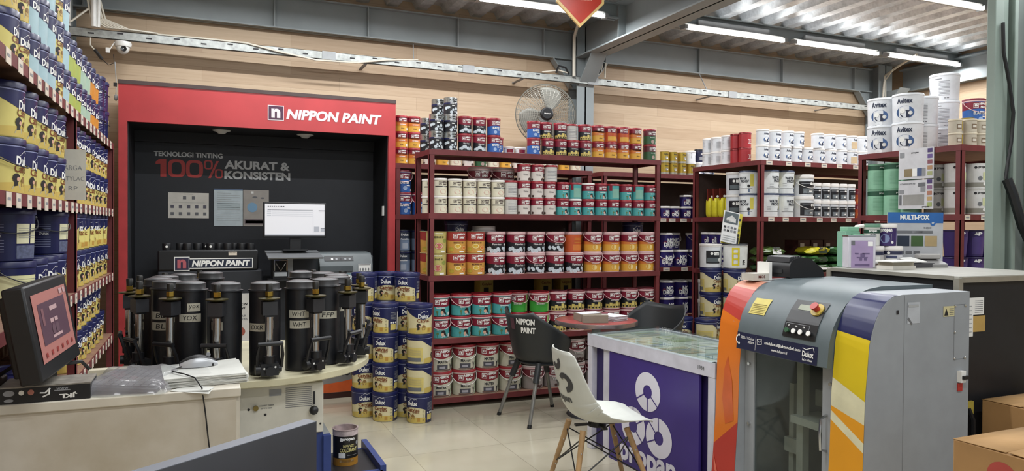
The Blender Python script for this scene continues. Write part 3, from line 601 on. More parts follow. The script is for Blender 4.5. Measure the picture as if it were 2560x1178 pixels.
big('lime', 'bright green pail', f, REDLID, PINKW, PINKW, .086, .174, .012, .1)
def f(c, rim, rh):
    c.shell(BLK, rim, rh); c.band(-180, 170, arc(.58, .05, 75), .88, MAROON); c.brand(.74, PRW); c.text('WEATHERBOND', -2, .46, .085, .013, PRW); castle(c); c.band(-180, 170, 0, .045, rim)
big('wb', 'black castle-picture pail', f, mat('#6f2a33', .4), PINKW, None, .083, .176, .01, .11); big('wbh', 'handled black castle pail', f, mat('#6f2a33', .4), PINKW, PINKW, .083, .176, .01, .11)
CW2 = mat('#cfcbb8', .45)
def f(c, rim, rh):
    c.shell(CW2, rim, rh); c.band(50, 130, .02, .9, mat('#b3c7a8', .45)); c.band(-120, 74, lambda d: .6+.0016*abs(d+10)-.05, .93, mat('#86232f', .4)); c.brand(.78, PRW, -2); c.text('MATEX', -4, .43, .085, .024, mat('#20242c', .5, noise=0), .035)
    c.rect(-34, 20, .1, .3, mat('#4b4a52', .6)); c.rect(-24, 6, .14, .24, mat('#a9a6ae', .6), .0016); c.rect(-40, 40, .04, .09, mat('#6b5048', .6)); c.poly([(38, .05), (42, .05), (44, .2), (50, .36), (40, .26), (32, .37), (37, .2)], INK); c.rect(52, 72, .1, .18, PRW, .0018)
big('matex', 'cream sofa-picture pail', f, mat('#9a2f35', .4), PINKW, None, .1, .208, .018, .045); big('matexh', 'handled cream sofa-picture pail', f, mat('#9a2f35', .4), PINKW, WH, .1, .208, .018, .045)
def f(c, rim, rh):
    c.shell(mat('#a59c98', .45), rim, rh); c.band(-180, 170, arc(.62, .05, 80), .9, mat('#6f2630', .4)); c.brand(.76, PRW, 6); c.text('Vinilex', 0, .42, .085, .03, PRW, .02)
    for d, v in ((-6, .12), (8, .14), (20, .1), (32, .13)): c.disc(d, v, .014, mat('#4a3330', .6), n=8)
big('vinb', 'grey-white chestnut pail', f, mat('#b9aca6', .4), PINKW, PINKW, .098, .2, .012, .07)
def f(c, rim, rh):
    c.shell(BLUE, rim, rh); c.band(-180, 170, rise(.6, .04, 80), .92, MAROON); c.brand(.77, PRW, 4); c.text('ELASTEX', 0, .47, .095, .026, PRW, .05); c.disc(4, .2, .02, mat('#9fb7dc', .4), n=14); c.rect(48, 62, .06, .16, PRW); c.rect(14, 44, .3, .34, PRW)
big('elab', 'blue maroon-topped pail', f, MAROON, PINKW, PINKW, .078, .2, .014, .06)
def f(c, rim, rh):
    c.shell(mat('#3a4356', .45), rim, rh); c.band(-180, 170, .04, .62, mat('#7d8fa8', .45)); c.text('Dulux', 0, .82, .07, .022, PRW, .02); c.text('Pentalite', 0, .6, .075, .014, PRW); c.rect(-18, 22, .12, .4, mat('#aeb9c8', .45), .0016)
big('pent', 'grey-blue pail', f, mat('#232a38', .4), NAVY, None, .074, .19, .012, .05)
NDP = mat('#2a2162', .4)
def nod(c, rim, rh):
    c.shell(NDP, rim, rh); g = c.fn(.001); c.fmap(g, [(-60, .45), (-40, .62), (-15, .76), (15, .84), (40, .84), (60, .8), (60, .72), (30, .74), (0, .66), (-25, .52), (-45, .38)], mat('#6a2748', .45)); k = c.k
    c.text('NO', 6, .6, .055*k, .033*k, PRW, .05); c.text('DROP', -2, .35, .088*k, .033*k, PRW, .05); c.rect(-6, 20, .12, .17, mat('#c8c4d4', .4)); c.rect(-32, -26, .13, .17, mat('#c8c4d4', .4))
big('nods', 'small purple pail', nod, WH, WH, None, .058, .122, .014, .06); big('nodb', 'large purple pail', nod, WH, WH, None, .085, .178, .014, .05); big('nodbh', 'handled purple pail', nod, WH, WH, WH, .085, .178, .014, .05)
def f(c, rim, rh):
    c.shell(WB, rim, rh); c.rect(-50, 26, .2, .78, BLK); c.text('am', 6, .64, .05, .03, PRW, .05); c.disc(-20, .64, .013, PRW, .0016); c.rect(-44, 16, .25, .45, mat('#5b6468', .5), .0016); c.disc(26, .36, .018, PRW, .002)
big('am', 'white black-label pail', f, WH, WH, None, .1, .215, .014, .05)
def f(c, rim, rh):
    c.shell(mat('#dcdedb', .4), rim, rh); g = c.fn(.0014); Y1 = mat('#d8c62c', .45)
    for a in ((-44, -36, .12, .9), (-16, -8, .12, .9), (-44, -8, .82, .9), (-44, -8, .6, .68), (-44, -8, .36, .44), (-44, -8, .12, .2)): c.rect(*a, Y1)
    c.text('S', 16, .3, .03, .03, INK, .04); c.rect(8, 24, .16, .19, INK)
big('amy', 'white pail with large yellow letters', f, mat('#2b2d33', .4), mat('#d8d8d4', .4), None, .108, .22, .014, .04)
def f(c, rim, rh):
    c.shell(mat('#dcdfdf', .4), rim, rh); c.text('WATER', -2, .72, .085, .026, mat('#1f2430', .5, noise=0), .035); c.text('PROOF', 10, .58, .085, .026, mat('#1f2430', .5, noise=0), .035); c.disc(38, .36, .014, INK); c.band(-60, 60, .24, .255, INK); c.rect(34, 44, .08, .24, mat('#5a6b86', .4)); c.rect(46, 68, .35, .9, mat('#d8cc5a', .5))
    for i in range(3): c.rect(-44, -20, .32+.07*i, .335+.07*i, GREYT)
big('wproof', 'white waterproofing pail', f, mat('#39435c', .4), WB, None, .088, .215, .014, .04)
def f(c, rim, rh):
    c.shell(WB, rim, rh); c.rect(-62, 62, .1, .8, BLK); c.text('am', 26, .68, .02*c.k, .012*c.k, PRW, .05); c.disc(6, .68, .008*c.k, PRW, .0016); c.rect(-40, 40, .14, .42, mat('#7d858a', .5, noise=.2, scale=60), .0014); c.rect(-8, 14, .22, .3, PRW, .0018); c.rect(-50, -5, .66, .7, GREYT, .0016)
big('bjar', 'small black-label jar', f, WH, WH, None, .052, .165, .03, .03, name='paint_jar', cat='paint can'); big('bpail', 'large black-label pail', f, WH, WH, WH, .1, .2, .03, .04)
def f(c, rim, rh): avi(c)
big('avib', 'large white blue-oval pail', f, WB, WB, None, .112, .225, .016, .03)
def f(c, rim, rh):
    c.shell(WB, rim, rh); c.text('x', -62, .8, .04, .03, AB2, .03); c.disc(-66, .35, .05, AB2, .0009, 16)
    for i in range(11): c.rect(8, 50, .2+i*.055, .22+i*.055, GREYT)
    c.rect(-8, 20, .84, .87, GK); c.rect(30, 48, .08, .11, GK)
big('avibk', 'large white small-print pail', f, WB, WB, None, .112, .225, .016, .03)
# --- navy lidded pails
YC = mat('#d6ca78', .45, scale=6); CC = mat('#d9cfa4', .45, scale=6); BRN = mat('#7a3f1e', .5, noise=0)
def scene_(c, e=.001):
    c.band(-75, 75, .03, rise(.2, .05, 80), mat('#cbb35e', .5), e); c.disc(-22, .33, .02*c.k*.5, HAIR, e+.0006, 10); c.poly([(-27, .33), (-18, .33), (-17, .18), (-28, .16)], HAIR, e+.0006); c.disc(-17, .31, .009*c.k*.5, SKIN, e+.0009)
    c.disc(2, .3, .014*c.k*.5, mat('#8a6a3a', .6), e+.0006, 9); c.poly([(-8, .3), (12, .3), (9, .16), (-6, .16)], mat('#9a7a42', .6), e+.0005); c.poly([(-34, .1), (-8, .1), (-12, .2), (-28, .2)], mat('#b9b49a', .6), e+.0007); c.rect(22, 36, .08, .22, mat('#b58a3c', .6), e+.0005)
def dul(c, top, base, back=True):
    c.shell(base); c.band(-180, 180, top, 1, NAVY, .0006, 6); k = c.k; c.band(-180, 180, .955, .975, mat('#8d93b8', .4, noise=0), .0012)
    if back:
        c.band(62, 176, 0.02, 1, mat('#20264f', .4), .0012); c.rect(72, 104, .12, .34, YEL, .0018); c.rect(112, 124, .1, .8, PRW, .0018)
        for i in range(7): c.rect(72, 104, .5+.045*i, .515+.045*i, GREYT, .0018)
        for i in range(3): c.disc(75+i*13, .4, .007*k*.6, PRW, .002)
        c.band(-176, -80, .1, .62, YEL, .0012)
        for i in range(6): c.rect(-168, -90, .34+.04*i, .347+.04*i, GREYT, .0018)
        c.rect(-170, -90, .1, .24, GK, .0016)
def cloud(c, d, v, k): 
    g = c.fn(.0016); q = 57.3/c.r1
    m_ = [(d-.02*k*q, v), (d-.012*k*q, v+.006*k/c.h), (d-.002*k*q, v+.012*k/c.h), (d+.008*k*q, v+.007*k/c.h), (d+.02*k*q, v+.01*k/c.h), (d+.024*k*q, v-.008*k/c.h)]
    for a, b in zip(m_, m_[1:]): c.fline(g, a[0], a[1], b[0], b[1], .012, PRW)
def pail(key, look, base, style, handle=True, r=.097, h=.222, lab=True):
    c = Can(r*.93, r, h-.024); k = r/.057
    if style == 'smile':
        dul(c, lambda d: .56+.34*min(1, (abs(d)/85.)**1.6) if abs(d) < 85 else .9, base); c.text('Dulux', 2, .68, .05*k, .02*k, PRW, .035); cloud(c, 4, .78, k*.9)
        if lab: c.text('Catylac', 2, .5, .058*k, .022*k, BRN, .02); scene_(c)
    else:
        dul(c, lambda d: .62-.12*min(1, ((d-6)/60.)**2) if abs(d-6) < 60 else .5, base); c.text('Dulux', 0, .76, .046*k, .019*k, PRW, .035); cloud(c, 2, .86, k*.9); c.text('Catylac', 2, .5, .062*k, .022*k, BRN, .03); c.text('INTERIOR', 18, .42, .03*k, .006*k, BRN); scene_(c)
        for i in range(4): c.fring(c.fn(.0016), 52, .46-.11*i, 2.6, 3.6, INK, 10, 0, 360, .0085)
    kind(key, look, 'paint pail', 'paint_pail', r, h, c, NAVY, .024, BLK if handle else None, .34, over=.004)
pail('cat', 'navy and cream pail', CC, 'arch', False); pail('caty', 'yellow and navy pail', CC, 'smile', False)
pail('lr', 'yellow and navy pail', YC, 'smile', False, .103, .208); pail('lrh', 'handled yellow and navy pail', YC, 'smile', True, .103, .208)
pail('lrblue', 'pale blue pail', mat('#a9c7cf', .45), 'smile', False, .09, .198, False); pail('lrlime', 'lime green pail', mat('#a9b65a', .45), 'smile', False, .09, .198, False)
pail('lrmint', 'pale mint pail', mat('#a8c2ae', .45), 'smile', False, .09, .198, False); pail('lror', 'orange and navy pail', mat('#cf8a35', .45), 'smile', False, .09, .198, False); pail('lryel', 'yellow-bodied navy-lidded pail', YC, 'smile', False, .09, .198)
c = Can(.096, .103, .184); c.shell(NAVY); c.text('Dulux', -36, .55, .04, .014, PRW, .03)
for i in range(9): c.rect(-60, -20, .2+.06*i+(.1 if i > 4 else 0), .215+.06*i+(.1 if i > 4 else 0), mat('#8d93b4', .5, noise=0))
c.rect(4, 34, .38, .8, mat('#d6d3b0', .5)); c.rect(38, 62, .38, .8, mat('#d6d3b0', .5)); c.rect(4, 62, .06, .34, mat('#5d6480', .5, noise=.2, scale=80))
for i in range(6): c.rect(8, 58, .5+.04*i, .508+.04*i, GREYT, .0016)
kind('navy', 'navy cream-panelled pail', 'paint pail', 'paint_pail', .103, .208, c, NAVY, .024, BLK, .3, over=.004)
c = Can(.096, .103, .184); c.shell(mat('#d9d6a6', .45)); c.band(-180, 180, .84, 1, NAVY); c.rect(-60, 60, .2, .38, mat('#28305e', .5)); c.rect(-60, 60, .03, .19, PRW); c.text('AkzoNobel', 20, .9, .03, .008, PRW)
for i in range(8): c.rect(-56, 50, .44+.045*i, .447+.045*i, GREYT)
kind('lrback', 'cream pail with printed back', 'paint pail', 'paint_pail', .103, .208, c, NAVY, .024, BLK, .3, over=.004)
c = Can(.07, .085, .2); c.shell(mat('#3a2a66', .4), mat('#2a1f4d', .4), .05); c.rect(-30, 50, .1, .75, mat('#4b3a78', .4)); c.text('P', 10, .86, .03, .026, PRW, .05)
for q in ((-14, .84), (-6, .84), (-10, .89)): c.disc(q[0], q[1], .006, PRW, .0016)
kind('propur', 'dark purple paint pail', 'paint pail', 'paint_pail', .085, .2, c)
c = Can(.042, .046, .058); c.shell(WB); c.rect(-40, 40, .3, .8, MAROON); kind('cup', 'short white paint cup', 'paint can', 'paint_cup', .046, .068, c, WH, .012)
# ================================================================ racks
TOPM = mat('#8d6a58', .6, noise=.12); TAG = mat('#d9cdbd', .5)
def rack(label, x0, x1, y0, y1, tops, posts=None, tags=None, tagface='y', th=.042, back=False):
    t = thing('steel_rack', label, 'rack', ((x0+x1)/2, (y0+y1)/2, 0)); p = .042; top = tops[0]
    for px in (posts if posts and tagface == 'y' else (x0, x1)):
        for py in (posts if posts and tagface == 'x' else (y0, y1)):
            ax = px if px < x1-.01 else px-p; ay = py if py < y1-.01 else py-p
            m = M(); m.box(ax, ax+p, ay, ay+.006, 0, top-.001, RACK); m.box(ax if px < x1-.01 else ax+p-.006, ax+.006 if px < x1-.01 else ax+p, ay, ay+p, 0, top-.001, RACK)
            m.box(ax, ax+p, ay, ay+p, 0, .004, BLACK); m.box(ax+.004, ax+p-.004, ay+.004, ay+p-.004, 0, top-.002, RACK); part('post', m, t, world=True)
    if back: m = M(); m.box(x0+.03, x1-.03, y1-.012, y1-.006, .05, top-.06, mat('#4a3c38', .6)); part('back_panel', m, t, 'dark brown back panel', world=True)
    for i, z in enumerate(tops):
        m = M(); m.box(x0+.002, x1-.002, y0+.002, y1-.002, z-.012, z, TOPM); m.box(x0-.001, x1+.001, y0-.002, y0+.004, z-th, z+.001, RACK); m.box(x0-.001, x1+.001, y1-.004, y1+.001, z-th, z, RACK); m.box(x0-.002, x0+.003, y0, y1, z-th, z+.001, RACK); m.box(x1-.003, x1+.002, y0, y1, z-th, z+.001, RACK)
        s = part('shelf', m, t, world=True)
        if tags and i in tags:
            q, a, b, step, wd = tags[i]
            tm = M()
            if q == 'y': tm.box(-wd/2, wd/2, -.002, 0, -.036, 0, TAG)
            else: tm.box(0, .002, -wd/2, wd/2, -.05, .002, TAG)
            fq = plane((0, -.0028, -.018), (1, 0, 0), (0, 0, 1)) if q == 'y' else plane((.0028, 0, -.022), (0, 1, 0), (0, 0, 1))
            tm.frect(fq, -wd*.3, wd*.3, -.004, .006, GREYT); me = tm.mesh('price_tag'); v = a; rg = random.Random(i)
            while v < b:
                o = D.objects.new('price_tag', me); COL.objects.link(o); o.parent = s
                lx, ly = ((x0+x1)/2, (y0+y1)/2); o.location = (v-lx, y0-.003-ly, z-.004) if q == 'y' else (x1+.003-lx, v-ly, z-.003); v += step*rg.uniform(.85, 1.15)
    return t
rack('dark red rack in the middle holding red-banded paint cans', 1.665, 3.865, 5.57, 5.99, [2.09, 1.578, 1.075, .567, .085])
rack('dark red rack against the wall right of the booth', 1.575, 3.56, 6.3, 6.76, [2.03, 1.575, 1.06, .56, .08], back=True)
rack('dark red wall rack holding purple white-lidded pails', 3.69, 5.25, 6.3, 6.76, [2.03, 1.575, 1.06, .56, .08], back=True, tags={1: ('y', 4.4, 5.1, .13, .08), 2: ('y', 4.45, 5.0, .2, .08), 3: ('y', 4.5, 5.1, .2, .08)})
rack('dark red corner rack topped with white paint cans', 4.625, 7.0, 5.12, 6.1, [2.09, 1.578, 1.06, .55, .08], back=True, tags={0: ('y', 4.72, 6.1, .21, .07), 1: ('y', 4.75, 6.1, .19, .07)})
rack('dark red rack at the right topped with large white pails', 5.03, 6.3, 3.53, 4.42, [2.09, 1.585, 1.07, .55, .08], tags={1: ('y', 5.1, 6, .2, .06)})
rack('long dark red rack of yellow pails along the left wall', -1.08, -.6, 2.3, 6.06, [2.065, 1.585, 1.12, .675, .2], posts=[2.3, 4.33, 6.06], tagface='x', th=.045, tags={0: ('x', 2.9, 6.0, .16, .07), 1: ('x', 2.9, 6.0, .16, .07), 2: ('x', 3.0, 6.0, .16, .06), 3: ('x', 3.2, 6.0, .16, .06)})
rj = random.Random(3)
def row(shelf, tier, z, y, items, group=None, rz=0, jit=9, word='from the left', handle=True, gap=.004):
    for i, it in enumerate(items):
        k, x = it[0], it[1]; dy = it[2] if len(it) > 2 else 0; K = KIND[k]
        n = ORD[i] if len(items) > 1 else 'single can'
        lab = f"{K['look']}, {ORD[i]} {word}, {tier} {shelf}" if len(items) > 1 else f"{K['look']}, alone in {tier} {shelf}"
        put(k, x, y+dy, z, lab, group or 'cans on '+shelf.split(' of ')[-1], rz+rj.uniform(-jit, jit), handle=handle)
def seq(k, *xs): return [(k, x) for x in xs]
H = lambda k: KIND[k]['h']+.0005
# middle rack, top
Y = 5.64; S = "middle rack's top"; z = 2.091
row(S, 'bottom layer,', z, Y, seq('silver', 1.74, 1.862)+seq('bubble', 1.985, 2.112)+[('elastex', 2.24), ('elastex', 2.315, .115), ('cup', 2.425, .1), ('cup', 2.53, .1)]+seq('elastex', 2.61)+seq('weather', 2.745, 2.865, 2.985, 3.105)+seq('orange', 3.24, 3.37, 3.5, 3.63)+[('green', 3.785)])
row(S, 'second layer,', z+.1425, Y, seq('silver', 1.74, 1.862)+seq('bubble', 1.985, 2.112)+[('elastex', 2.24), ('elastex', 2.61), ('weather', 2.735, .03), ('weather', 2.865), ('greyback', 2.985, .03), ('weather', 3.105), ('orange', 3.24), ('redorange', 3.37), ('redorange', 3.5), ('orange', 3.63), ('green', 3.785)])
row(S, 'third layer,', z+.285, Y, [('silver', 1.862)])
for i in range(3): put('silver', 1.795, 5.76, z+.1425*i, f"black and silver paint tin, {('lowest','middle','highest')[i]} of the three stacked behind the front tins", 'tins behind the front row')
for i in range(2): put('silver', 1.735, 5.885, z+.1425*i, f"black and silver paint tin at the rack's back edge, {('lower','upper')[i]} one", 'tins behind the front row')
# middle rack, upper shelf
S = "middle rack's upper shelf"; z = 1.5785
base = seq('cream', 1.777, 1.905, 2.03, 2.157, 2.282)+[('greyback', 2.4)]+seq('vinilex', 2.52, 2.645, 2.765)+[('teal', 2.89), ('tealw', 3.015)]+seq('teal', 3.145, 3.275, 3.4, 3.53, 3.66, 3.79)
row(S, 'bottom layer,', z, Y, [('cream', 1.725, .14)]+base); row(S, 'second layer,', z+.1425, Y, [('cream', 1.725, .14)]+base[:9]+[('teal', 2.89), ('tealback', 3.015), ('tealw', 3.145), ('teal', 3.275), ('tealback', 3.4), ('teal', 3.53), ('tealback', 3.66), ('teal', 3.79)])
row(S, 'third layer,', z+.285, Y, seq('vinilex', 2.52, 2.645)+[('greyback', 2.775)])
row(S, 'lower back row,', z, 5.86, seq('vinb', 2.2, 2.42), handle=False); row(S, 'upper back row,', z+.2005, 5.86, seq('vinb', 2.2, 2.42))
# middle rack, second shelf
S = "middle rack's second shelf"; z = 1.0755; Y = 5.668
row(S, 'lower layer,', z, Y, [('grapefruit', 1.757), ('citrus', 1.925), ('citrus', 2.093), ('flaw', 2.275), ('flaw', 2.46), ('flawh', 2.645), ('flaw', 2.832), ('flaw', 3.02), ('sunh', 3.21), ('sunh', 3.398), ('sunh', 3.587), ('sunh', 3.772)])
row(S, 'upper layer,', z+.1785, Y, [('grapefruit', 1.757), ('citrus', 1.925), ('citrus', 2.093), ('flaw', 2.275), ('flaw', 2.46), ('flaw', 2.645), ('flawh', 2.832), ('sunback', 3.02, .03), ('sunh', 3.21), ('sun', 3.398), ('sun', 3.587), ('sunh', 3.772)])
row(S, 'lower back row,', z, 5.86, [('citrus', 1.76), ('cat', 1.99), ('bpail', 2.24), ('sunback', 3.0), ('sunback', 3.18), ('cat', 3.75)], handle=False); row(S, 'upper back row,', z+.223, 5.86, [('cat', 1.99), ('cat', 3.75)])
put('bpail', 2.24, 5.86, z+.2005, 'large white pail peeping over the black and maroon pails', 'back pails'); put('sunback', 3.0, 5.87, z+.1785, 'plain orange pail behind the gap in the upper layer', 'back pails'); put('sunback', 3.18, 5.86, z+.1785, 'plain orange pail tucked behind the first orange and gold pail', 'back pails'); put('citrus', 1.76, 5.86, z+.1785, 'orange tin behind the left post of the middle rack', 'back pails')
# middle rack, third shelf
S = "middle rack's third shelf"; z = .5675
up = [('spot', 1.782), ('spoth', 1.968), ('spot', 2.148), ('spot', 2.333), ('lime', 2.51, .06), ('lime', 2.685), ('wb', 2.862), ('wb', 3.042), ('wbh', 3.222), ('wbh', 3.405), ('wbh', 3.588), ('wbh', 3.77)]
row(S, 'upper layer,', z+.1765, Y, up); row(S, 'lower layer,', z, Y, [('spoth', 1.782), ('spoth', 1.968), ('spot', 2.148), ('spoth', 2.333), ('lime', 2.51, .06), ('lime', 2.685), ('wb', 2.862), ('wb', 3.042), ('wb', 3.222), ('wb', 3.405), ('wb', 3.588), ('wb', 3.77)])
# middle rack, bottom shelf
S = "middle rack's bottom shelf"; z = .0855; Y = 5.685
row(S, 'lower layer,', z, Y, [('matexh', 1.795), ('matexh', 2.003), ('matex', 2.212), ('matexh', 2.42)]+seq('vinb', 2.63, 2.835, 3.04, 3.245, 3.45, 3.655)); row(S, 'upper layer,', z+.2085, Y, [('matexh', 1.795), ('matexh', 2.003), ('matex', 2.212), ('matexh', 2.42)]+seq('vinb', 2.63, 2.835, 3.04, 3.245, 3.45, 3.655))
# wall rack right of the booth
S = "booth side wall rack's top"; z = 2.031; Y = 6.37
row(S, 'bottom layer,', z, Y, [('orange', 1.64), ('orange', 1.76)]+[(k, 1.9+.125*i) for i, k in enumerate(['vinilex', 'orange', 'cream', 'vinilex', 'green', 'cream', 'orange', 'vinilex', 'cream', 'cream', 'vinilex', 'orange', 'cream'])])
row(S, 'second layer,', z+.1425, Y, seq('orange', 1.64, 1.76)); row(S, 'third layer,', z+.285, Y, seq('orange', 1.64, 1.755)); 
S = 'beside the booth'
row(S, 'lower layer', 1.5755, 6.39, seq('elab', 1.66, 1.825)); put('elab', 1.66, 6.39, 1.776, 'blue paint pail with maroon top, stacked highest beside the booth', 'blue pails beside the booth')
row(S, 'lower grey-blue layer,', 1.0605, 6.39, seq('pent', 1.66, 1.82)); row(S, 'upper grey-blue layer,', 1.251, 6.39, seq('pent', 1.66, 1.82))
for i, (x, w_) in enumerate(((2.46, .13), (3.08, .12), (3.3, .12))):
    m = M(); m.box(x-w_/2, x+w_/2, 6.34, 6.5, .5605, .985, mat('#cdb85e', .6)); fp = plane((x, 6.338, .93), (1, 0, 0), (0, 0, 1)); m.ftext(fp, 'Catylac', 0, 0, .1, .032, BRN, .02); m.frect(fp, -.03, .02, -.1, -.03, HAIR)
    solo('carton', m, f"yellow carton, {('leftmost','middle','rightmost')[i]} of three seen above the pails on the third shelf", 'box', 'yellow cartons')
# wall rack with purple pails
S = 'purple pail rack'; z = 2.031
row(S, 'top, lower layer,', z, 6.38, seq('gold', 4.47, 4.575, 4.69, 4.8)+seq('avitex', 4.92, 5.05)); row(S, 'top, upper layer,', z+.1205, 6.38, seq('gold', 4.47, 4.575, 4.69)+[('plain', 4.8)]); row(S, 'top, upper end,', z+.1425, 6.38, seq('navytin', 4.925, 5.045))
row(S, 'upper shelf, lower layer,', 1.5755, 6.38, seq('nods', 4.47, 4.595, 4.74, 4.865, 5.0)); row(S, 'upper shelf, upper layer,', 1.698, 6.38, seq('nods', 4.74, 4.865, 5.0))
row(S, 'second shelf, lower layer,', 1.0605, 6.4, [('nodbh', 4.5), ('nodb', 4.685), ('nodbh', 4.87), ('nodb', 5.05)]); row(S, 'second shelf, upper layer,', 1.239, 6.4, [('nodb', 4.5), ('nodbh', 4.685, .13), ('nodbh', 4.87), ('nodb', 5.05)])
row(S, 'third shelf, lower layer,', .5605, 6.4, seq('nodb', 4.52, 4.7, 4.885, 5.07)); row(S, 'third shelf, upper layer,', .739, 6.4, seq('nodb', 4.52, 4.7, 4.885, 5.07))
m = M(); m.lathe([(0, 0), (.022, 0), (.024, .1), (.02, .15), (.01, .17), (.01, .2), (0, .2)], [NDP]*3+[PRW]*3, 14, c=(4.36, 6.37, 1.5755)); fp = plane((4.36, 6.345, 1.64), (0, 0, 1), (-1, 0, 0)); m.ftext(fp, 'NO DROP', 0, 0, .08, .014, PRW, .03)
solo('sealant_bottle', m, 'slim purple bottle beside the small purple pails', 'bottle')
# corner rack
S = "corner rack's top"; z = 2.091; Y = 5.19
row(S, 'front row, lower layer,', z, Y, seq('avitex', 4.7, 4.835, 4.97, 5.1, 5.235, 5.385, 5.53, 5.67)+[('avibeige', 5.805), ('avitex', 5.945)]); row(S, 'front row, upper layer,', z+.1425, Y, seq('avitex', 4.705, 4.85, 5.0, 5.125, 5.37, 5.515, 5.66)+[('avibeige', 5.8), ('avitex', 5.945)])
for i, (k, y) in enumerate((('plain', 5.98), ('plain', 5.85), ('plain', 5.69), ('redtin', 5.56), ('redtin', 5.44))):
    for j in range(2): put(k, 4.72, y, z+.1425*j, f"{KIND[k]['look']}, {ORD[i]} from the wall along the corner rack's top side, {('lower','upper')[j]}", 'cans along the corner rack side', -50 if k == 'plain' else 0)
S = "corner rack's upper shelf"; z = 1.5785
row(S, 'lower layer,', z, 5.225, seq('wproof', 4.82, 5.002)+[('bpail', 5.225)]+[('bjar', 5.385)]+seq('bjar', 5.5, 5.61, 5.72, 5.83)+[('redorange', 5.96)])
row(S, 'upper layer,', z+.2155, 5.225, seq('wproof', 4.82, 5.002)); put('bpail', 5.225, 5.225, z+.2005, 'upper large white pail with black label beside the small jars', 'cans on corner rack')
row(S, 'jar upper layer,', z+.1655, 5.225, seq('bjar', 5.385, 5.5, 5.61, 5.72, 5.83)); put('redorange', 5.96, 5.225, z+.1425, 'red orange can stacked at the right end by the jars', 'cans on corner rack')
for j in range(2):
    put('am', 4.745, 5.58, z+.2155*j, f"white pail with black label, {('lower','upper')[j]}, at the corner rack's open side", 'pails at the rack side', -35)
    put('wproof', 4.72, 5.38, z+.2155*j, f"white waterproofing pail behind the corner rack's front post, {('lower','upper')[j]}", 'pails at the rack side', -80)
S = 'corner rack'
for i, y in enumerate((5.98, 5.86, 5.74)):
    for j in range(3): put('nods', 4.715, y, 1.0605+.1225*j, f"small purple pail, {ORD[i]} from the wall inside the corner rack, {('lowest','middle','highest')[j]} layer", 'purple pails in the corner rack', -15)
for j in range(2): put('bpail', 4.72, 5.96, .5505+.2005*j, f"black-label pail low inside the corner rack by the tall stacks, {('lower','upper')[j]} one", 'pails low in the corner rack', -30, handle=False)
YB = mat('#d9cf35', .35, noise=.1); RB2 = mat('#6d2a24', .4)
for i, (x, y) in enumerate(((4.78, 6.0), (4.775, 5.905), (4.78, 5.81), (4.785, 5.715))):
    m = M(); m.ball((x, y, 1.5785+.1), .1, YB, 16, 12, .48, .4, 1, .45); m.prism([(x-.045, 1.74), (x+.045, 1.74), (x+.05, 1.87), (x-.05, 1.87)], 'y', y-.008, y+.008, RB2); m.ball((x, y, 1.7), .05, mat('#8a7b3a', .4), 10, 8, .9, .6, 1.2)
    fp = plane((x-.028, y-.045, 1.67), (1, -.5, 0), (0, 0, 1)); m.fdisc(fp, 0, .12, .012, PRW, 10)
    solo('powder_pouch', m, f'yellow pouch with dark red top, {ORD[i]} from the wall on the corner rack', 'pouch', 'yellow pouches')
GB = mat('#3d6b3c', .3, noise=.25, scale=9); GB2 = mat('#59703a', .3, noise=.25, scale=9); DKB = mat('#4a2a28', .5, noise=.2); k = 0
rb = random.Random(4)
for lay, zz in enumerate((1.105, 1.183, 1.261)):
    for x in (4.85, 5.13, 5.41, 5.69, 5.96):
        if lay == 2 and x in (5.13, 5.96): continue
        mm = (GB, GB2, YB)[(k*7) % 3] if lay == 2 else (GB if rb.random() < .6 else GB2)
        m = M(); m.ball((x, 5.28, zz), .15, mm, 16, 10, 1.0, .9, .25, .75); v2 = []
        m.v = [(a+rb.uniform(-.016, .016), b+rb.uniform(-.014, .014), max(1.0615, q+rb.uniform(-.01, .008))) for a, b, q in m.v]
        fp = plane((x, 5.145, zz), (1, 0, 0), (0, .25, 1)); m.frect(fp, -.05, .05, -.02, .022, mat('#2a3a2a', .5) if k % 2 else PRW)
        if lay == 2: m.ftext(plane((x, 5.15, zz+.03), (1, 0, 0), (0, .6, 1)), 'am', 0, 0, .08, .03, INK, .05)
        solo('cement_bag', m, f"{'yellow' if mm is YB else 'olive' if mm is GB2 else 'green'} bag, {ORD[(4.85, 5.13, 5.41, 5.69, 5.96).index(x)]} column from the left, {('bottom','middle','top')[lay]} layer on the corner rack", 'bag', 'bags on the corner rack'); k += 1
for i, x in enumerate((5.45, 5.62, 5.79)):
    m = M(); m.box(x-.075, x+.075, 5.42, 5.6, 1.0605, 1.36, DKB); m.box(x-.05, x+.0, 5.417, 5.42, 1.27, 1.33, TAG); solo('carton', m, f'dark red packet standing behind the bags, {ORD[i]} from the left', 'box', 'packets behind the bags')
# right rack
z = 2.091
for i, (y, k) in enumerate(((4.3, 'avib'), (4.065, 'avib'), (4.112, 'avibk'))):
    for j in range(2): put(k, 5.155 if k == 'avib' else 5.385, y, z+.2255*j, f"{KIND[k]['look']}, {ORD[i]} from the left on the right rack's top, {('lower','upper')[j]}", 'large white pails on the right rack', (-66 if k == 'avib' else -84))
for j in range(3): put('avibk', 5.72, 4.17, z+.2255*j, f"{('lowest','middle','highest')[j]} pail of the tall white stack of three on the right rack", 'large white pails on the right rack', -84)
for i, (x, y) in enumerate(((5.135, 3.655), (5.22, 3.60), (5.325, 3.60))):
    for j in range(2): put('beige', x, y, z+.1005*j, f"small beige paint can, {ORD[i]} from the left, {('lower','upper')[j]} layer on the right rack's front", 'small beige cans', -15)
for j in range(2): put('elab', 5.55, 3.8, z+.2005*j, f"blue and maroon pail by the grey pillar, {('lower','upper')[j]} one on the right rack", 'pails by the pillar', -20); put('gold', 5.42, 3.76, z+.1205*j, f"gold tin by the grey pillar, {('lower','upper')[j]} one", 'gold tins by the pillar')
z = 1.5855
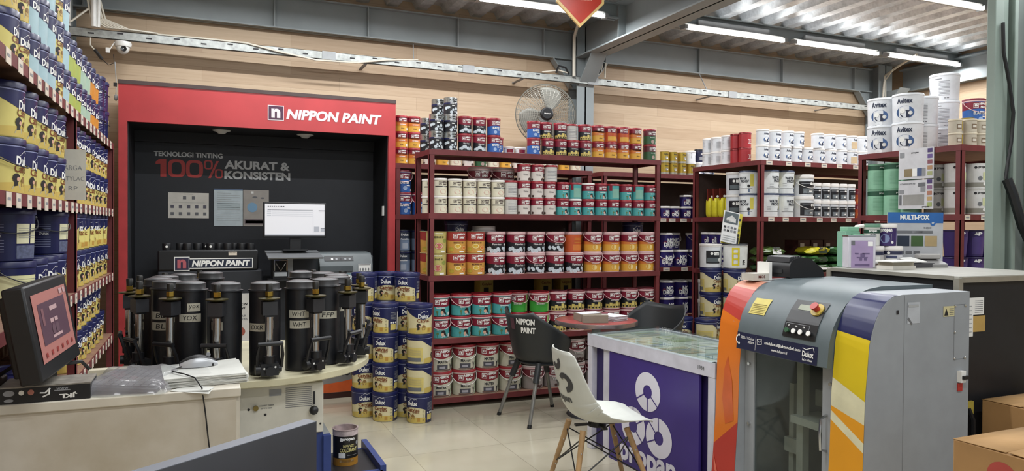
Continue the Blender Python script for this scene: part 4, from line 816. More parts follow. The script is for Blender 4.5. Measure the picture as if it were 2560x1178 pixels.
for i, y in enumerate((4.31, 4.155, 4.0)):
    for j in range(2): put('mint', 5.125, y, z+.2105*j, f"{KIND['mint']['look']}, {ORD[i]} from the back, {('lower','upper')[j]} layer", 'mint tins', -35)
for i, (x, y) in enumerate(((5.16, 3.83), (5.175, 3.68), (5.32, 3.62), (5.465, 3.62), (5.61, 3.62))):
    for j in range(2): put('proplain', x, y, z+.1905*j, f"{KIND['proplain']['look']}, {ORD[i]} towards the pillar, {('lower','upper')[j]} layer", 'off-white cans on the right rack', -25)
for i, x in enumerate((5.16, 5.345, 5.53)):
    for j in range(2): put('propur', x, 3.66, 1.0705+.2005*j, f"dark purple pail, {ORD[i]} from the left, {('lower','upper')[j]} layer on the right rack", 'purple pails on the right rack', -25)
# left rack
X = -.718
cols = [(3.21+.19*i) for i in range(7)]+[4.55, 4.74, 4.93, 5.12, 5.31, 5.5, 5.70, 5.907]; ks = ['lryel', 'lryel', 'lrblue', 'lrblue', 'lrblue', 'lryel', 'lrblue', 'lrlime', 'lrlime', 'lrmint', 'lrmint', 'lror', 'lror', 'navy', 'navy']
def lcol(shelf, lay, z, items, rz=84):
    for i, (k, y) in enumerate(items): put(k, X, y, z, f"{KIND[k]['look']}, {ORD[i]} from front, {lay} layer, left rack's {shelf}", 'pails on the left rack', rz+rj.uniform(-10, 10))
a = list(zip(ks, cols)); lcol('top', 'bottom', 2.066, a); h2 = {k: (.1985 if k != 'navy' else .2085) for k in ks}
for i, (k, y) in enumerate(a): put(k, X, y, 2.066+h2[k], f"{KIND[k]['look']}, {ORD[i]} from the front, second layer, left rack's top", 'pails on the left rack', 84+rj.uniform(-10, 10))
lcol('top', 'third', 2.4635, a[2:7])
m2 = [(3.24+.22*i) for i in range(5)]+[4.56+.215*i for i in range(7)]
lcol('upper shelf', 'bottom', 1.5855, [('lr' if i % 3 else 'lrh', y) for i, y in enumerate(m2)]); lcol('upper shelf', 'top', 1.5855+.2085, [('lrh' if i in (2, 4, 7) else 'lr', y) for i, y in enumerate(m2)])
lcol('middle shelf', 'bottom', 1.1205, [('lrback', 3.42)]+[('lrh' if i % 2 else 'lr', y) for i, y in enumerate([3.66, 3.9, 4.13, 4.56, 4.775, 4.99, 5.205, 5.42, 5.635, 5.85])])
lcol('middle shelf', 'top', 1.1205+.2085, [('navy', 3.42), ('navy', 4.2)]+[('lr', y) for y in (4.56, 4.775, 4.99, 5.205, 5.42, 5.635, 5.85)], 40)
lcol('fourth shelf', 'bottom', .6755, [('lr', 3.3), ('lr', 3.52)]+[('lryel', 4.55+.2*i) for i in range(7)]); lcol('fourth shelf', 'top', .6755+.1985, [('lryel', 4.55+.2*i) for i in range(6)])
lcol('lowest shelf', 'only', .2005, [('lryel', 4.6+.2*i) for i in range(7)])
m = M(); m.box(-.597, -.594, 3.95, 4.26, 1.63, 1.87, mat('#d8d6cc', .6)); m.T = None
solo_p = M(); solo_p.box(-.69, -.553, 4.318, 4.321, 1.6, 1.86, mat('#d8d6cc', .6)); fp = plane((-.62, 4.317, 0), (1, 0, 0), (0, 0, 1)); PEN = mat('#8a8c90', .6, noise=0)
solo_p.ftext(fp, 'HARGA', 0, 1.765, .1, .025, PEN, -.005); solo_p.ftext(fp, 'CATYLAC', 0, 1.71, .12, .022, PEN, -.005); solo_p.ftext(fp, 'RP', .01, 1.66, .04, .022, PEN, -.005); solo('paper_sign', solo_p, "white handwritten price paper taped to the left rack's post", 'paper')
# floor stacks of navy pails
def stack(nm, x, y, n, rots, k='cat', z0=0.):
    for i in range(n): put(k if not isinstance(k, list) else k[i], x, y, z0+.2225*i, f"navy and {'yellow' if (k[i] if isinstance(k, list) else k) == 'caty' else 'cream'} pail, {ORD[i]} from bottom of {nm}", 'navy pails stacked on the floor', rots[i % len(rots)])
stack('the front left floor stack', 1.285, 5.44, 4, [-38, -38, -36, -62]); stack('the front right floor stack', 1.513, 5.3, 4, [-48, 84, 80, 2], ['cat', 'caty', 'caty', 'caty'])
stack('the rear left floor stack', 1.162, 5.62, 5, [-8, -12, -20, -40, -28]); stack('the rear right floor stack', 1.47, 5.505, 5, [0, -4, -8, -14, -36]); stack('the back middle floor stack', 1.352, 5.668, 5, [-20, -10])
X0 = 4.345
stack('tall left stack by corner rack', 4.29, 5.38, 5, [6, 2, 0, 6, 4], 'caty'); stack('tall right stack by corner rack', 4.44, 5.24, 5, [6, 2, 0, 6, 4], 'caty')
stack('low left pile behind glass table', 4.0, 5.42, 3, [-30, -20, -34]); stack('low middle pile behind glass table', 4.13, 5.24, 3, [60, 70, 84], 'caty')
put('am', 4.285, 5.38, 1.1135, 'white pail with black label standing on the tall navy stack', 'pails on the tall stacks', -12); put('amy', 4.445, 5.235, 1.1135, 'white pail with large yellow letters on the tall navy stack', 'pails on the tall stacks', -12)
t = thing('colour_card_stand', 'leaning pair of colour cards on the white pails by the corner rack', 'colour card', (4.4, 5.26, 1.335), -20)
m = M(); m.T = Matrix.Rotation(R(12), 4, 'Y') @ Matrix.Rotation(R(-14), 4, 'X'); m.box(-.07, .1, .03, .034, 0, .31, mat('#d3c63a', .5)); fp = plane((0, .028, 0), (1, 0, 0), (0, 0, 1))
for i in range(4): m.fdisc(fp, .08, .25-.05*i, .013, [INK, mat('#b5b24a', .5), mat('#8e8a3c', .5), INK][i], 14)
m.frect(fp, .01, .09, .02, .08, INK); part('back_card', m, t, 'yellow card behind')
m = M(); m.T = Matrix.Rotation(R(12), 4, 'Y') @ Matrix.Rotation(R(-14), 4, 'X'); m.box(-.09, .06, -.004, 0, 0.002, .3, mat('#d9dad8', .5)); fp = plane((0, -.006, 0), (1, 0, 0), (0, 0, 1))
m.frect(fp, -.08, .05, .185, .29, mat('#4f5a5e', .5)); m.fmap(fp, [(-.06, .2), (.03, .2), (.03, .235), (-.01, .265), (-.06, .23)], PRW)
for i in range(4):
    for j in range(2): m.frect(fp, -.075+.032*i, -.053+.032*i, .105+.032*j, .125+.032*j, [GK, INK, GREYT, GK][(i+j) % 4])
for i in range(3): m.frect(fp, -.075, .045, .02+.02*i, .027+.02*i, GL)
part('front_card', m, t, 'white card with a house picture')
m = M(); m.box(5.018, 5.022, 3.735, 4.03, 1.86, 2.095, mat('#d2d2d6', .45)); m.box(5.018, 5.022, 3.735, 4.03, 1.63, 1.852, mat('#d2d2d6', .45)); fp = plane((5.0165, 4.03, 1.63), (0, -1, 0), (0, 0, 1)); PUR = mat('#5a4a7c', .5, noise=0)
for i, cc in enumerate(('#4a3c70', '#6a5590', '#8a5560', '#b08a66', '#a3a878', '#4a3c70', '#8a6a8a', '#b07a66', '#c0a070', '#a3b070')): m.frect(fp, .245, .285, .425-.043*i-(.02 if i > 4 else 0), .455-.043*i-(.02 if i > 4 else 0), mat(cc, .5, noise=0))
m.frect(fp, .05, .12, .25, .31, mat('#8a7a5c', .5)); m.frect(fp, .12, .16, .25, .31, PRW); m.frect(fp, .16, .2, .25, .31, mat('#4a5a80', .5)); m.frect(fp, .2, .23, .25, .31, GREYT); m.frect(fp, .01, .05, .4, .44, GREYT); m.frect(fp, .04, .22, .03, .11, mat('#9b9a96', .5)); m.frect(fp, .01, .03, .03, .11, GK); m.frect(fp, .01, .05, .12, .15, GREYT)
m.ftext(fp, 'ULTRAFLEX DPW-920', .08, .195, .13, .012, GK); m.ftext(fp, 'propan', .235, .014, .06, .012, INK, .03); m.ftext(fp, 'propan', .14, .43, .06, .012, INK, .03); m.frect(fp, .17, .23, .17, .2, GK); m.frect(fp, .19, .23, .13, .165, GREYT)
solo('hanging_brochure', m, "two-sheet colour brochure hanging from the right rack's top shelf", 'brochure')
# ================================================================ equipment in the booth
t = thing('tint_dispenser', 'black automatic tint dispenser standing in the red booth', 'paint dispenser', (.06, 5.95, 0))
m = M(); m.box(-.3, .43, 5.9, 6.24, .4785, 1.13, DK); m.box(-.3, .4, 5.9, 6.22, 1.13, 1.285, BLACK); part('body', m, t, bevel=.012, world=True)
m = M(); fp = plane((0, 5.898, 0), (1, 0, 0), (0, 0, 1)); fq = plane((0, 5.897, 0), (1, 0, 0), (0, 0, 1)); fr_ = plane((0, 5.896, 0), (1, 0, 0), (0, 0, 1))
m.frect(fp, -.19, -.085, 1.13, 1.235, PRW); m.frect(fp, -.09, .36, 1.145, 1.222, PRW); m.frect(fq, -.184, -.091, 1.136, 1.229, mat('#2a2740', .5, noise=0)); m.frect(fq, -.087, .354, 1.151, 1.216, mat('#1a2338', .5, noise=0)); m.ftext(fr_, 'n', -.138, 1.183, .06, .065, mat('#b05a62', .5, noise=0), .045); m.ftext(fr_, 'NIPPON PAINT', .135, 1.184, .41, .046, PRW, .045, .18)
part('name_plate', m, t, 'dark plate with white lettering', world=True)
m = M(); fp = plane((0, 5.898, 0), (1, 0, 0), (0, 0, 1)); m.frect(fp, .185, .245, 1.243, 1.27, TAG); m.ftext(fq, 'Nippon Paint', .213, 1.262, .045, .006, INK); part('sticker', m, t, world=True)
for i, (x, y) in enumerate(((-.24, 5.95), (-.15, 6.0), (-.1, 5.94), (-.03, 5.97), (.03, 6.02), (.06, 5.94), (.12, 6.0), (.18, 5.94), (.23, 6.01), (.28, 5.95), (.33, 6.0), (.345, 5.94))):
    m = M(); m.lathe([(.03, 0), (.032, .045), (.03, .05), (0, .05)], BLACK, 16, c=(x, y, 1.285))
    if i in (0, 4, 5): m.lathe([(0, .0335), (.009, .0335), (.009, .03)], PRW, 10, c=(x, y, 1.31), axis='y')
    part('canister_lid', m, t, world=True)
m = M(); m.box(.2, .34, 5.885, 5.9, .55, .95, mat('#d8d6d0', .5)); fp = plane((0, 5.884, 0), (1, 0, 0), (0, 0, 1)); m.ftext(fp, 'NIPPON', .27, .87, .1, .02, INK, .04, .15); m.ftext(fp, 'PAINT', .27, .84, .08, .02, INK, .04, .15); m.ftext(fp, 'COLOUR', .27, .78, .08, .015, GK); m.ftext(fp, 'CREATIONS', .27, .755, .1, .015, GK); m.fdisc(fp, .27, .66, .035, mat('#a35a4a', .5)); part('front_poster', m, t, world=True)
t = thing('desktop_monitor', 'desktop monitor with a bright white screen in the booth', 'monitor', (.66, 5.76, 1.285))
m = M(); m.box(.423, .886, 5.745, 5.775, 1.378, 1.648, BLACK); part('casing', m, t, bevel=.004, world=True)
m = M(); fp = plane((.435, 5.744, 1.395), (1, 0, 0), (0, 0, 1)); W_, H_ = .44, .242; SCR = mat('#d4d4d8', .4, noise=0, emis=.38); m.frect(fp, 0, W_, 0, H_, SCR)
fq = plane((.435, 5.743, 1.395), (1, 0, 0), (0, 0, 1)); EL = mat('#a9acb4', .4, noise=0, emis=.3); EB = mat('#2e3038', .4, noise=0, emis=.2)
m.frect(fq, 0, W_, 0, .009, EL); m.frect(fq, .02, .35, .195, .197, EB); 
for i in range(9): m.frect(fq, .02+.014*i, .028+.014*i, .218, .224, EB)
for i in range(4): m.frect(fq, .05, .35, .15+.014*i, .1515+.014*i, EL); m.frect(fq, .015, .045, .15+.014*i, .153+.014*i, EL)
m.frect(fq, .352, .354, .02, .2, EL); m.frect(fq, .395, .44, .19, .195, EB); m.frect(fq, .36, .4, .03, .07, EL); m.frect(fq, .41, .44, .055, .058, EB); m.frect(fq, .41, .44, .03, .06, EL)
part('screen', m, t, 'lit screen with program window', world=True)
m = M(); m.box(.62, .7, 5.765, 5.79, 1.29, 1.42, BLACK); m.box(.57, .75, 5.74, 5.87, 1.278, 1.29, BLACK); part('stand', m, t, world=True)
t = thing('machine_stand', 'dark steel stand with sloping keyboard shelf under the white-screen monitor', 'stand', (.65, 5.8, 0))
m = M(); m.prism([(5.55, 1.235), (5.56, 1.225), (5.9, 1.265), (5.9, 1.278)], 'x', .445, .84, mat('#7b7d80', .4, .3)); part('keyboard_shelf', m, t, world=True)
m = M(); m.box(.5, .78, 5.9, 6.02, .4785, 1.235, DK); m.box(.6, .64, 5.76, 5.8, 1.0, 1.22, GREYM); m.box(.78, .83, 5.9, 5.96, .4785, 1.25, DK); part('column', m, t, world=True)
m = M(); m.box(.49, .6, 5.7, 5.78, 1.07, 1.13, BLACK); m.box(.5, .59, 5.69, 5.7, 1.09, 1.12, CHROME); m.tube([(.5, 5.69, 1.13), (.5, 5.69, 1.21), (.59, 5.69, 1.21), (.59, 5.69, 1.13)], .006, CHROME); m.tube([(.51, 5.69, 1.19), (.545, 5.69, 1.13), (.58, 5.69, 1.19)], .005, CHROME); part('nozzle', m, t, world=True)
m = M(); m.box(.455, .64, 5.66, 5.8, 1.055, 1.068, BLACK); part('can_tray', m, t, world=True)
t = thing('shaker_machine', 'grey paint shaker with sloped front beside the booth monitor', 'paint mixer', (1.06, 5.98, 0)); GS = mat('#646b6d', .45); GS2 = mat('#50575a', .45)
m = M(); m.prism([(5.88, .4785), (5.88, 1.16), (5.95, 1.25), (6.22, 1.262), (6.22, .4785)], 'x', .86, 1.28, GS); m.box(1.28, 1.3, 5.95, 6.2, .4785, 1.23, GS2); part('cabinet', m, t, bevel=.008, world=True)
m = M(); m.box(.86, 1.12, 5.872, 5.885, 1.105, 1.15, GS2); m.box(.87, 1.28, 5.87, 5.88, .99, 1.0, GS2); part('front_recess', m, t, world=True)
m = M(); n_ = Vector((0, -.09, .07)).normalized(); fp = plane((1.06, 5.9128-.003, 1.205), (1, 0, 0), (0, .07, .09)); m.frect(fp, -.16, .07, -.018, .028, BLACK)
for i in range(5): m.fdisc(plane((1.06, 5.9085, 1.205), (1, 0, 0), (0, .07, .09)), -.1+.035*i, 0, .009, [PRW, GREYT, INK, GREYT, GREYT][i], 10)
part('control_panel', m, t, world=True)
m = M(); fp = plane((0, 5.877, 0), (1, 0, 0), (0, 0, 1)); m.frect(fp, 1.165, 1.265, 1.105, 1.165, PRW); fq = plane((0, 5.8755, 0), (1, 0, 0), (0, 0, 1)); m.frect(fq, 1.17, 1.26, 1.155, 1.16, GK)
for i in range(4): m.frect(fq, 1.175+.022*i, 1.186+.022*i, 1.11, 1.13, GK)
part('warning_label', m, t, world=True)
m = M(); fp = plane((0, 5.8765, 0), (1, 0, 0), (0, 0, 1)); m.frect(fp, .93, 1.2, 1.035, 1.09, mat('#7f9aa3', .5, noise=0)); m.ftext(fq, 'NIPPON PAINT', 1.06, 1.063, .255, .035, PRW, .045); part('name_plate', m, t, world=True)
m = M(); m.lathe([(0, .01), (.01, .01), (.012, 0)], BLACK, 12, c=(1.06, 5.88, 1.1), axis='y'); part('lock', m, t, world=True)
# the four machines stand on the plinth inside the booth recess
for o in D.objects:
    if o.parent is None and o.name in ('tint_dispenser', 'machine_stand', 'shaker_machine', 'desktop_monitor'):
        k_ = 1.068; x, y, z = o.location; o.scale = (k_, k_, k_); o.location = (x*k_, y*k_, -.1+z*k_)
# ================================================================ manual dispenser with colour canisters
CX, CY = .2, 3.33
t = thing('turntable_dispenser', 'cream turntable paint dispenser on a white and blue cabinet', 'paint dispenser', (CX, CY, 0)); CRM = mat('#c9c3a4', .45, noise=.14, scale=7); BLUEB = mat('#253a78', .45, noise=.1)
m = M(); m.lathe([(0, .87), (.49, .87), (.498, .875), (.498, .897), (.49, .9), (0, .9)], CRM, 64, c=(CX, CY, 0)); part('turntable', m, t, world=True)
m = M(); m.box(-.14, .445, 2.935, 3.66, .655, .855, mat('#cfccc0', .4)); part('cabinet', m, t, bevel=.004, world=True)
m = M(); fp = plane((0, 2.9335, 0), (1, 0, 0), (0, 0, 1))
for i in range(11): m.frect(fp, .3, .4, .765+.0075*i, .767+.0075*i, GK)
part('printed_panel', m, t, world=True); m = M(); m.ftext(fp, 'ADJUST TIMER', .23, .78, .055, .006, GK); m.ftext(fp, 'UP TO 5000', .23, .77, .04, .005, GK); m.frect(fp, .24, .285, .815, .84, GREYT); m.fdisc(fp, .165, .77, .005, INK); m.fdisc(fp, .225, .745, .005, INK); m.fdisc(fp, .433, .69, .004, INK); part('timer_marks', m, t, world=True)
m = M(); m.cyl((.19, 2.935, .774), (.19, 2.925, .774), .01, mat('#8a7a4a', .3, .8)); part('timer_knob', m, t, world=True)
m = M(); m.box(.404, .412, 2.931, 2.936, .77, .82, INK); m.ball((.405, 2.915, .75), .018, BLACK, 14, 10); part('slide_knob', m, t, world=True)
m = M(); m.box(-.12, .445, 2.95, 3.64, 0, .65, BLUEB); m.box(.445, .475, 2.93, 2.96, 0, .64, BLUEB); m.box(.445, .475, 2.96, 3.5, .6, .64, GREYM); m.box(.45, .46, 2.95, 3.5, 0, .6, BLUEB); part('base', m, t, 'blue painted base', world=True)
m = M(); m.box(.475, .7, 3.02, 3.36, .415, .435, mat('#3c3d40', .35, .4)); m.box(.475, .7, 3.0, 3.02, 0.0, .45, BLUEB); m.box(.69, .715, 3.0, 3.4, .39, .47, BLUEB); m.box(.67, .715, 3.38, 3.4, 0, .43, BLUEB); m.frect(plane((0, 2.998, 0), (1, 0, 0), (0, 0, 1)), .56, .66, .36, .39, PRW); part('step', m, t, 'dark step with blue sides', world=True)
CB = mat('#1c1d21', .38, noise=.15, scale=30); TAPE = mat('#bdb9a8', .6); BRASS = mat('#a8893a', .3, .8, noise=0)
ZS = Matrix.Scale(.93, 4, Vector((0, 0, 1)))
mb = M(); mb.T = ZS; mb.lathe([(.05, 0), (.058, .004), (.058, .345), (.063, .347), (.063, .352), (.057, .354)], CB, 28); MB_ = mb.mesh('canister')
ml = M(); ml.T = ZS; ml.lathe([(.057, .352), (.054, .358), (.054, .378), (.05, .381), (.03, .386), (0, .388)], mat('#38383a', .4), 28); ML_ = ml.mesh('lid')
q = M(); q.T = ZS; q.box(-.018, .018, -.018, .018, .25, .275, CB); q.box(-.026, .026, -.024, .024, .258, .312, mat('#2b2c30', .45)); q.lathe([(.012, .31), (.02, .316), (.04, .322), (.04, .326), (.014, .329)], mat('#4a4528', .35, .4), 20); MBL = q.mesh('pump_head')
q = M(); q.T = ZS; q.lathe([(.01, .33), (.014, .333), (.014, .352), (.01, .354)], BRASS, 6); MBR = q.mesh('brass_nut')
q = M(); q.T = ZS; q.lathe([(.012, .352), (.013, .38), (.011, .384), (0, .384)], mat('#232320', .4), 12); MCP = q.mesh('cap')
q = M(); q.T = ZS; q.cyl((0, 0, .07), (0, 0, .25), .0155, CHROME, seg=16); MTU = q.mesh('pump_tube')
q = M(); q.box(-.032, .032, -.02, .03, .012, .058, CB); q.cyl((0, -.005, .058), (0, -.005, .085), .022, CB); q.cyl((-.05, 0, .035), (-.03, 0, .035), .02, CB); q.cyl((.03, 0, .035), (.045, 0, .035), .014, CB); q.cyl((0, -.035, .03), (0, -.01, .03), .018, CB); q.fdisc(plane((0, -.0205, .04), (1, 0, 0), (0, 0, 1)), -.02, 0, .004, PRW, 8); q.fdisc(plane((0, -.0205, .04), (1, 0, 0), (0, 0, 1)), .02, .004, .004, PRW, 8); MVA = q.mesh('valve')
q = M(); q.tube([(-.043, -.005, .04), (-.046, -.02, .09), (-.04, -.035, .135), (.04, -.035, .135), (.046, -.02, .09), (.043, -.005, .04)], .0065, CB, 8); q.cyl((-.045, -.035, .135), (.045, -.035, .135), .0085, CB); MHA = q.mesh('lever')
tapes = {0: [('OXR', .2, -30)], 1: [('WHT', .2, -10), ('WHT', .245, -14)], 2: [('FFP', .225, -4)], 3: [('N', .24, 0)], 15: [('M', .21, -26)], 14: [('YOX', .24, 14), ('yox', .283, 28)], 13: [('BL', .24, 0), ('BL', .195, 0)]}
where = {0: 'the frontmost one beside OXR tape', 1: 'the one taped WHT', 2: 'the one taped FFP', 3: 'the one taped N at the right edge', 15: 'the one taped M', 14: 'the one taped YOX', 13: 'the one taped BL'}
REAR = [4, 5, 6, 9, 10, 11, 12]
for k in range(16):
    if k in (7, 8): continue
    a = R(4+22.5*k); ux, uy = math.sin(a), -math.cos(a); lb = where.get(k, f'{ORD[REAR.index(k)] if k in REAR else ""} rear one counting from the right')
    t = thing('colorant_canister', f'colourant canister with chrome pump on the turntable, {lb}', 'canister', (CX+.365*ux, CY+.365*uy, .9005), math.degrees(a), 'colourant canisters on the turntable')
    for n, me in (('body', MB_), ('lid', ML_)): part(n, me, t)
    for n, me in (('pump_head', MBL), ('brass_nut', MBR), ('cap', MCP), ('pump_tube', MTU), ('valve', MVA), ('lever', MHA)):
        o = part(n, me, t); o.location = (0, -.105, 0)
    if k in tapes:
        c = Can(.058, .058, .35); c.T = ZS
        for txt, zz, dg in tapes[k]:
            an = (math.degrees(a)+180) % 360-180; dd = dg-an*.75-6; hw = 40 if txt not in ('yox', 'M', 'N') else 24; c.band(dd-hw, dd+hw, (zz-.017)/.35, lambda d: (zz+.016)/.35, TAPE, .0006); c.text(txt, dd, zz/.35, .024 if len(txt) < 2 else .036 if len(txt) < 3 or txt == 'yox' else .05, .019, INK, .0 if txt != 'yox' else -.01, .1)
        part('tape_label', c, t, 'hand-lettered tape')
# colourant can on the step
c = Can(.053, .054, .15); c.shell(mat('#1f1d1a', .35)); c.band(-180, 170, .0, .22, mat('#a9782c', .4)); c.band(-180, 170, .86, 1, mat('#c9b9b9', .4, noise=.2, scale=30)); c.text('propan', 2, .76, .055, .014, PRW, .05); c.text('LOW VOC', 4, .58, .05, .012, mat('#d9cf8a', .5, noise=0), .03); c.text('COLORANT', 4, .46, .078, .017, mat('#d9cf8a', .5, noise=0), .03)
for q_ in ((-34, .74), (-30, .74), (-32, .79)): c.disc(q_[0], q_[1], .004, PRW)
c.band(-44, -12, .24, .38, PRW); c.band(-40, 30, .1, .18, mat('#d9b98a', .5)); c.disc(50, .64, .009, GREYT); c.rect(-5, 50, .3, .31, GREYT)
t = thing('colorant_tin', 'opened black colourant tin with paint drips on the blue step', 'paint can', (.58, 3.2, .4355), 2); part('body', c, t)
m = M(); m.lathe([(.054, .15), (.056, .152), (.056, .156), (.05, .156), (.049, .128), (0, .128)], mat('#b9a6a6', .35, noise=.25, scale=25), 28); part('rim', m, t, 'paint-smeared open rim')
m = M(); m.lathe([(.0485, .1285), (.0, .1305)], mat('#4a1a22', .35, noise=.3, scale=20), 24); part('paint', m, t, 'dark red paint inside')
# ================================================================ white counter and what lies on it
t = thing('sales_counter', 'stained cream sales counter at the left front', 'counter', (-.24, 2.58, 0)); ST = tex_mat('stained_laminate', 'stained')
m = M(); m.box(-.585, .1, 2.425, 2.78, .0, .94, ST); part('body', m, t, world=True)
m = M(); m.box(-.588, .112, 2.415, 2.79, .94, .968, mat('#d5cfc0', .4, noise=.1, scale=5)); part('worktop', m, t, bevel=.003, world=True)
m = M(); m.box(.1, .11, 2.43, 2.775, 0, .94, mat('#cfc9bb', .5)); part('end_panel', m, t, world=True)
t = thing('touch_monitor', 'old black touch monitor with reddish screen on the counter', 'monitor', (-.42, 2.53, .969))
ax = Vector((.095, .99, .03)).normalized(); az = Vector((-.17, 0, 1)).normalized(); n_ = ax.cross(az).normalized(); az = n_.cross(ax)
o_ = Vector((-.405, 2.36, 1.085)); f0 = lambda d: (lambda x, y: o_+ax*x+az*y+n_*d)
def slab(m, x0, x1, y0, y1, d0, d1, mt): 
    a, b = f0(d0), f0(d1); m.add([a(x0, y0), a(x1, y0), a(x1, y1), a(x0, y1), b(x0, y0), b(x1, y0), b(x1, y1), b(x0, y1)], [(3, 2, 1, 0), (4, 5, 6, 7), (0, 1, 5, 4), (1, 2, 6, 5), (2, 3, 7, 6), (3, 0, 4, 7)], mt)
m = M(); slab(m, -.035, .36, -.045, .225, -.055, 0, BLACK); slab(m, .02, .32, -.03, .2, -.085, -.055, BLACK); part('casing', m, t, bevel=.006, world=True)
m = M(); g = f0(.002); m.frect(g, 0, .325, 0, .195, mat('#a9726c', .3, noise=0, emis=.12)); g = f0(.003); m.frect(g, .035, .29, .045, .165, mat('#5a4450', .3, noise=0, emis=.12)); g = f0(.004); SW = mat('#b89a9c', .3, noise=0, emis=.1)
m.frect(g, .13, .2, .135, .148, SW); m.frect(g, .055, .075, .1, .15, mat('#7c5a60', .3, noise=0, emis=.1)); m.frect(g, .12, .15, .1, .112, SW); m.frect(g, .16, .19, .1, .112, SW); m.frect(g, .12, .21, .055, .063, SW); m.fdisc(g, .14, .08, .016, mat('#6c5560', .3, noise=0), 12); m.fdisc(g, .175, .08, .016, mat('#6c5560', .3, noise=0), 12)
for i in range(6): m.frect(g, .03+.05*i, .045+.05*i, .012, .026, mat('#8f3f3c', .3, noise=0, emis=.1))
m.frect(g, .25, .28, .172, .188, SW); m.frect(g, .29, .31, .172, .188, SW); part('screen', m, t, 'dim reddish screen', world=True)
m = M(); m.box(-.5, -.42, 2.58, 2.66, .98, 1.1, BLACK); m.box(-.55, -.38, 2.575, 2.74, .9685, .982, BLACK); part('foot', m, t, bevel=.004, world=True)
m = M(); m.tube([(-.33, 2.74, .97), (-.34, 2.73, 1.0), (-.36, 2.71, 1.03), (-.4, 2.69, 1.03)], .006, BLACK); part('cable', m, t, world=True)
m = M(); m.tube([(-.48, 2.5, 1.08), (-.55, 2.52, 1.03), (-.57, 2.6, .985)], .006, BLACK); part('cable', m, t, world=True)
t = thing('parts_box', 'flat black product box with white emblems at the counter edge', 'box', (-.41, 2.46, .969))
m = M(); m.box(-.525, -.3, 2.425, 2.56, .969, 1.012, BLACK); m.box(-.526, -.299, 2.424, 2.561, 1.012, 1.016, mat('#8a857c', .4, noise=.2, scale=30)); part('carton', m, t, world=True)
m = M(); fp = plane((0, 2.4235, 0), (1, 0, 0), (0, 0, 1)); m.fdisc(fp, -.5, .998, .014, GREYT, 14, .6); m.fdisc(fp, -.47, .998, .007, PRW, 8); m.fdisc(fp, -.447, .998, .008, mat('#b8786a', .5), 12)
m.T = None; m.tube([(-.425, 2.4225, .995), (-.412, 2.4225, .994), (-.4, 2.4225, 1.006)], .0022, PRW); m.tube([(-.402, 2.4225, 1.006), (-.403, 2.4225, .99), (-.418, 2.4225, .983)], .0022, PRW); m.ftext(fp, '.JKL', -.355, .983, -.045, -.016, PRW, .04); m.frect(fp, -.39, -.35, .997, 1.0, GREYT); m.ftext(fp, 'www', -.37, 1.003, .03, .006, GREYT)
m.fdisc(fp, -.5, .978, .012, GREYT, 9, .4); part('printing', m, t, world=True)
m = M(); m.box(-.34, -.23, 2.7, 2.74, .969, 1.0, mat('#cfc6ae', .6)); solo('paper_slip', m, 'cream paper pad behind the touch monitor', 'paper')
m = M(); m.box(-.585, -.53, 2.44, 2.56, .969, 1.03, mat('#4a3a35', .6, noise=.2)); solo('brown_box', m, 'dark brown box at the left frame edge of the counter', 'box', bevel=.004)
t = thing('wrapped_keyboard', 'grey keyboard wrapped in a clear plastic bag', 'keyboard', (-.2, 2.56, .969), -12)
KB = mat('#3c3d42', .5, noise=0)
m = M(); m.T = Matrix.Rotation(R(4), 4, 'Y'); m.box(-.1, .1, -.12, .16, .008, .02, KB); 
part('keyboard', m, t, bevel=.003)
m = M(); m.T = Matrix.Rotation(R(4), 4, 'Y')
for i in range(9):
    for j in range(12): m.box(-.092+.0205*i, -.075+.0205*i, -.108+.022*j, -.09+.022*j, .02, .025, mat('#47484d', .5, noise=0))
part('keys', m, t)
BAG = clear_mat('clear_bag', '#b5b2b6', .34, .12, .3); m = M(); rg = random.Random(8); g = []; NX, NY = 22, 24
for sdn in (1, 0):
    for i in range(NX+1):
        for j in range(NY+1):
            u, v = i/NX*2-1, j/NY*2-1; e = max(abs(u), abs(v)); hgt = (.036 if sdn else .003)*(1-e**8)+.004
            hgt += (rg.uniform(-.0012, .0015)+.003*math.sin(u*9+v*5)*(e > .5))*sdn
            g.append((u*.125+.01*math.sin(v*7), .02+v*.17+.006*math.sin(u*8), max(.0012, hgt*(1 if e < .999 else .3))))
n1 = (NX+1)*(NY+1); fs = [(b*n1+i*(NY+1)+j, b*n1+i*(NY+1)+j+1, b*n1+(i+1)*(NY+1)+j+1, b*n1+(i+1)*(NY+1)+j) for b in (0,) for i in range(NX) for j in range(NY)]
m.add(g, fs, BAG); part('plastic_bag', m, t, 'crumpled clear bag')
def sheetstack(m, cx, cy, z, w_, d_, rz, n, th, mt, curl=.0, seed=1):
    rg = random.Random(seed)
    for k in range(n):
        a = R(rz+rg.uniform(-3, 3)); ox, oy = rg.uniform(-.004, .004), rg.uniform(-.004, .004); vs = []
        for i in range(9):
            for j in range(9):
                u, v = i/8-.5, j/8-.5; x, y = u*w_, v*d_; zz = z+k*th+curl*max(0, u-.1)*2*((v+.5)**.5)*(.5+k/n)+.003*math.sin(u*6+k)*curl*10
                vs.append((cx+ox+x*math.cos(a)-y*math.sin(a), cy+oy+x*math.sin(a)+y*math.cos(a), zz))
        top = [(x, y, q+th*.75) for x, y, q in vs]
        f1 = [(i*9+j, i*9+j+1, i*9+j+10, i*9+j+9) for i in range(8) for j in range(8)]
        m.add(vs+top, [tuple(reversed(f)) for f in f1]+[tuple(81+a_ for a_ in f) for f in f1]+[(i*9, (i+1)*9, 81+(i+1)*9, 81+i*9) for i in range(8)]+[(i*9+8, 81+i*9+8, 81+(i+1)*9+8, (i+1)*9+8) for i in range(8)]+[(j, 81+j, 82+j, j+1) for j in range(8)]+[(72+j, 73+j, 154+j, 153+j) for j in range(8)], mt)
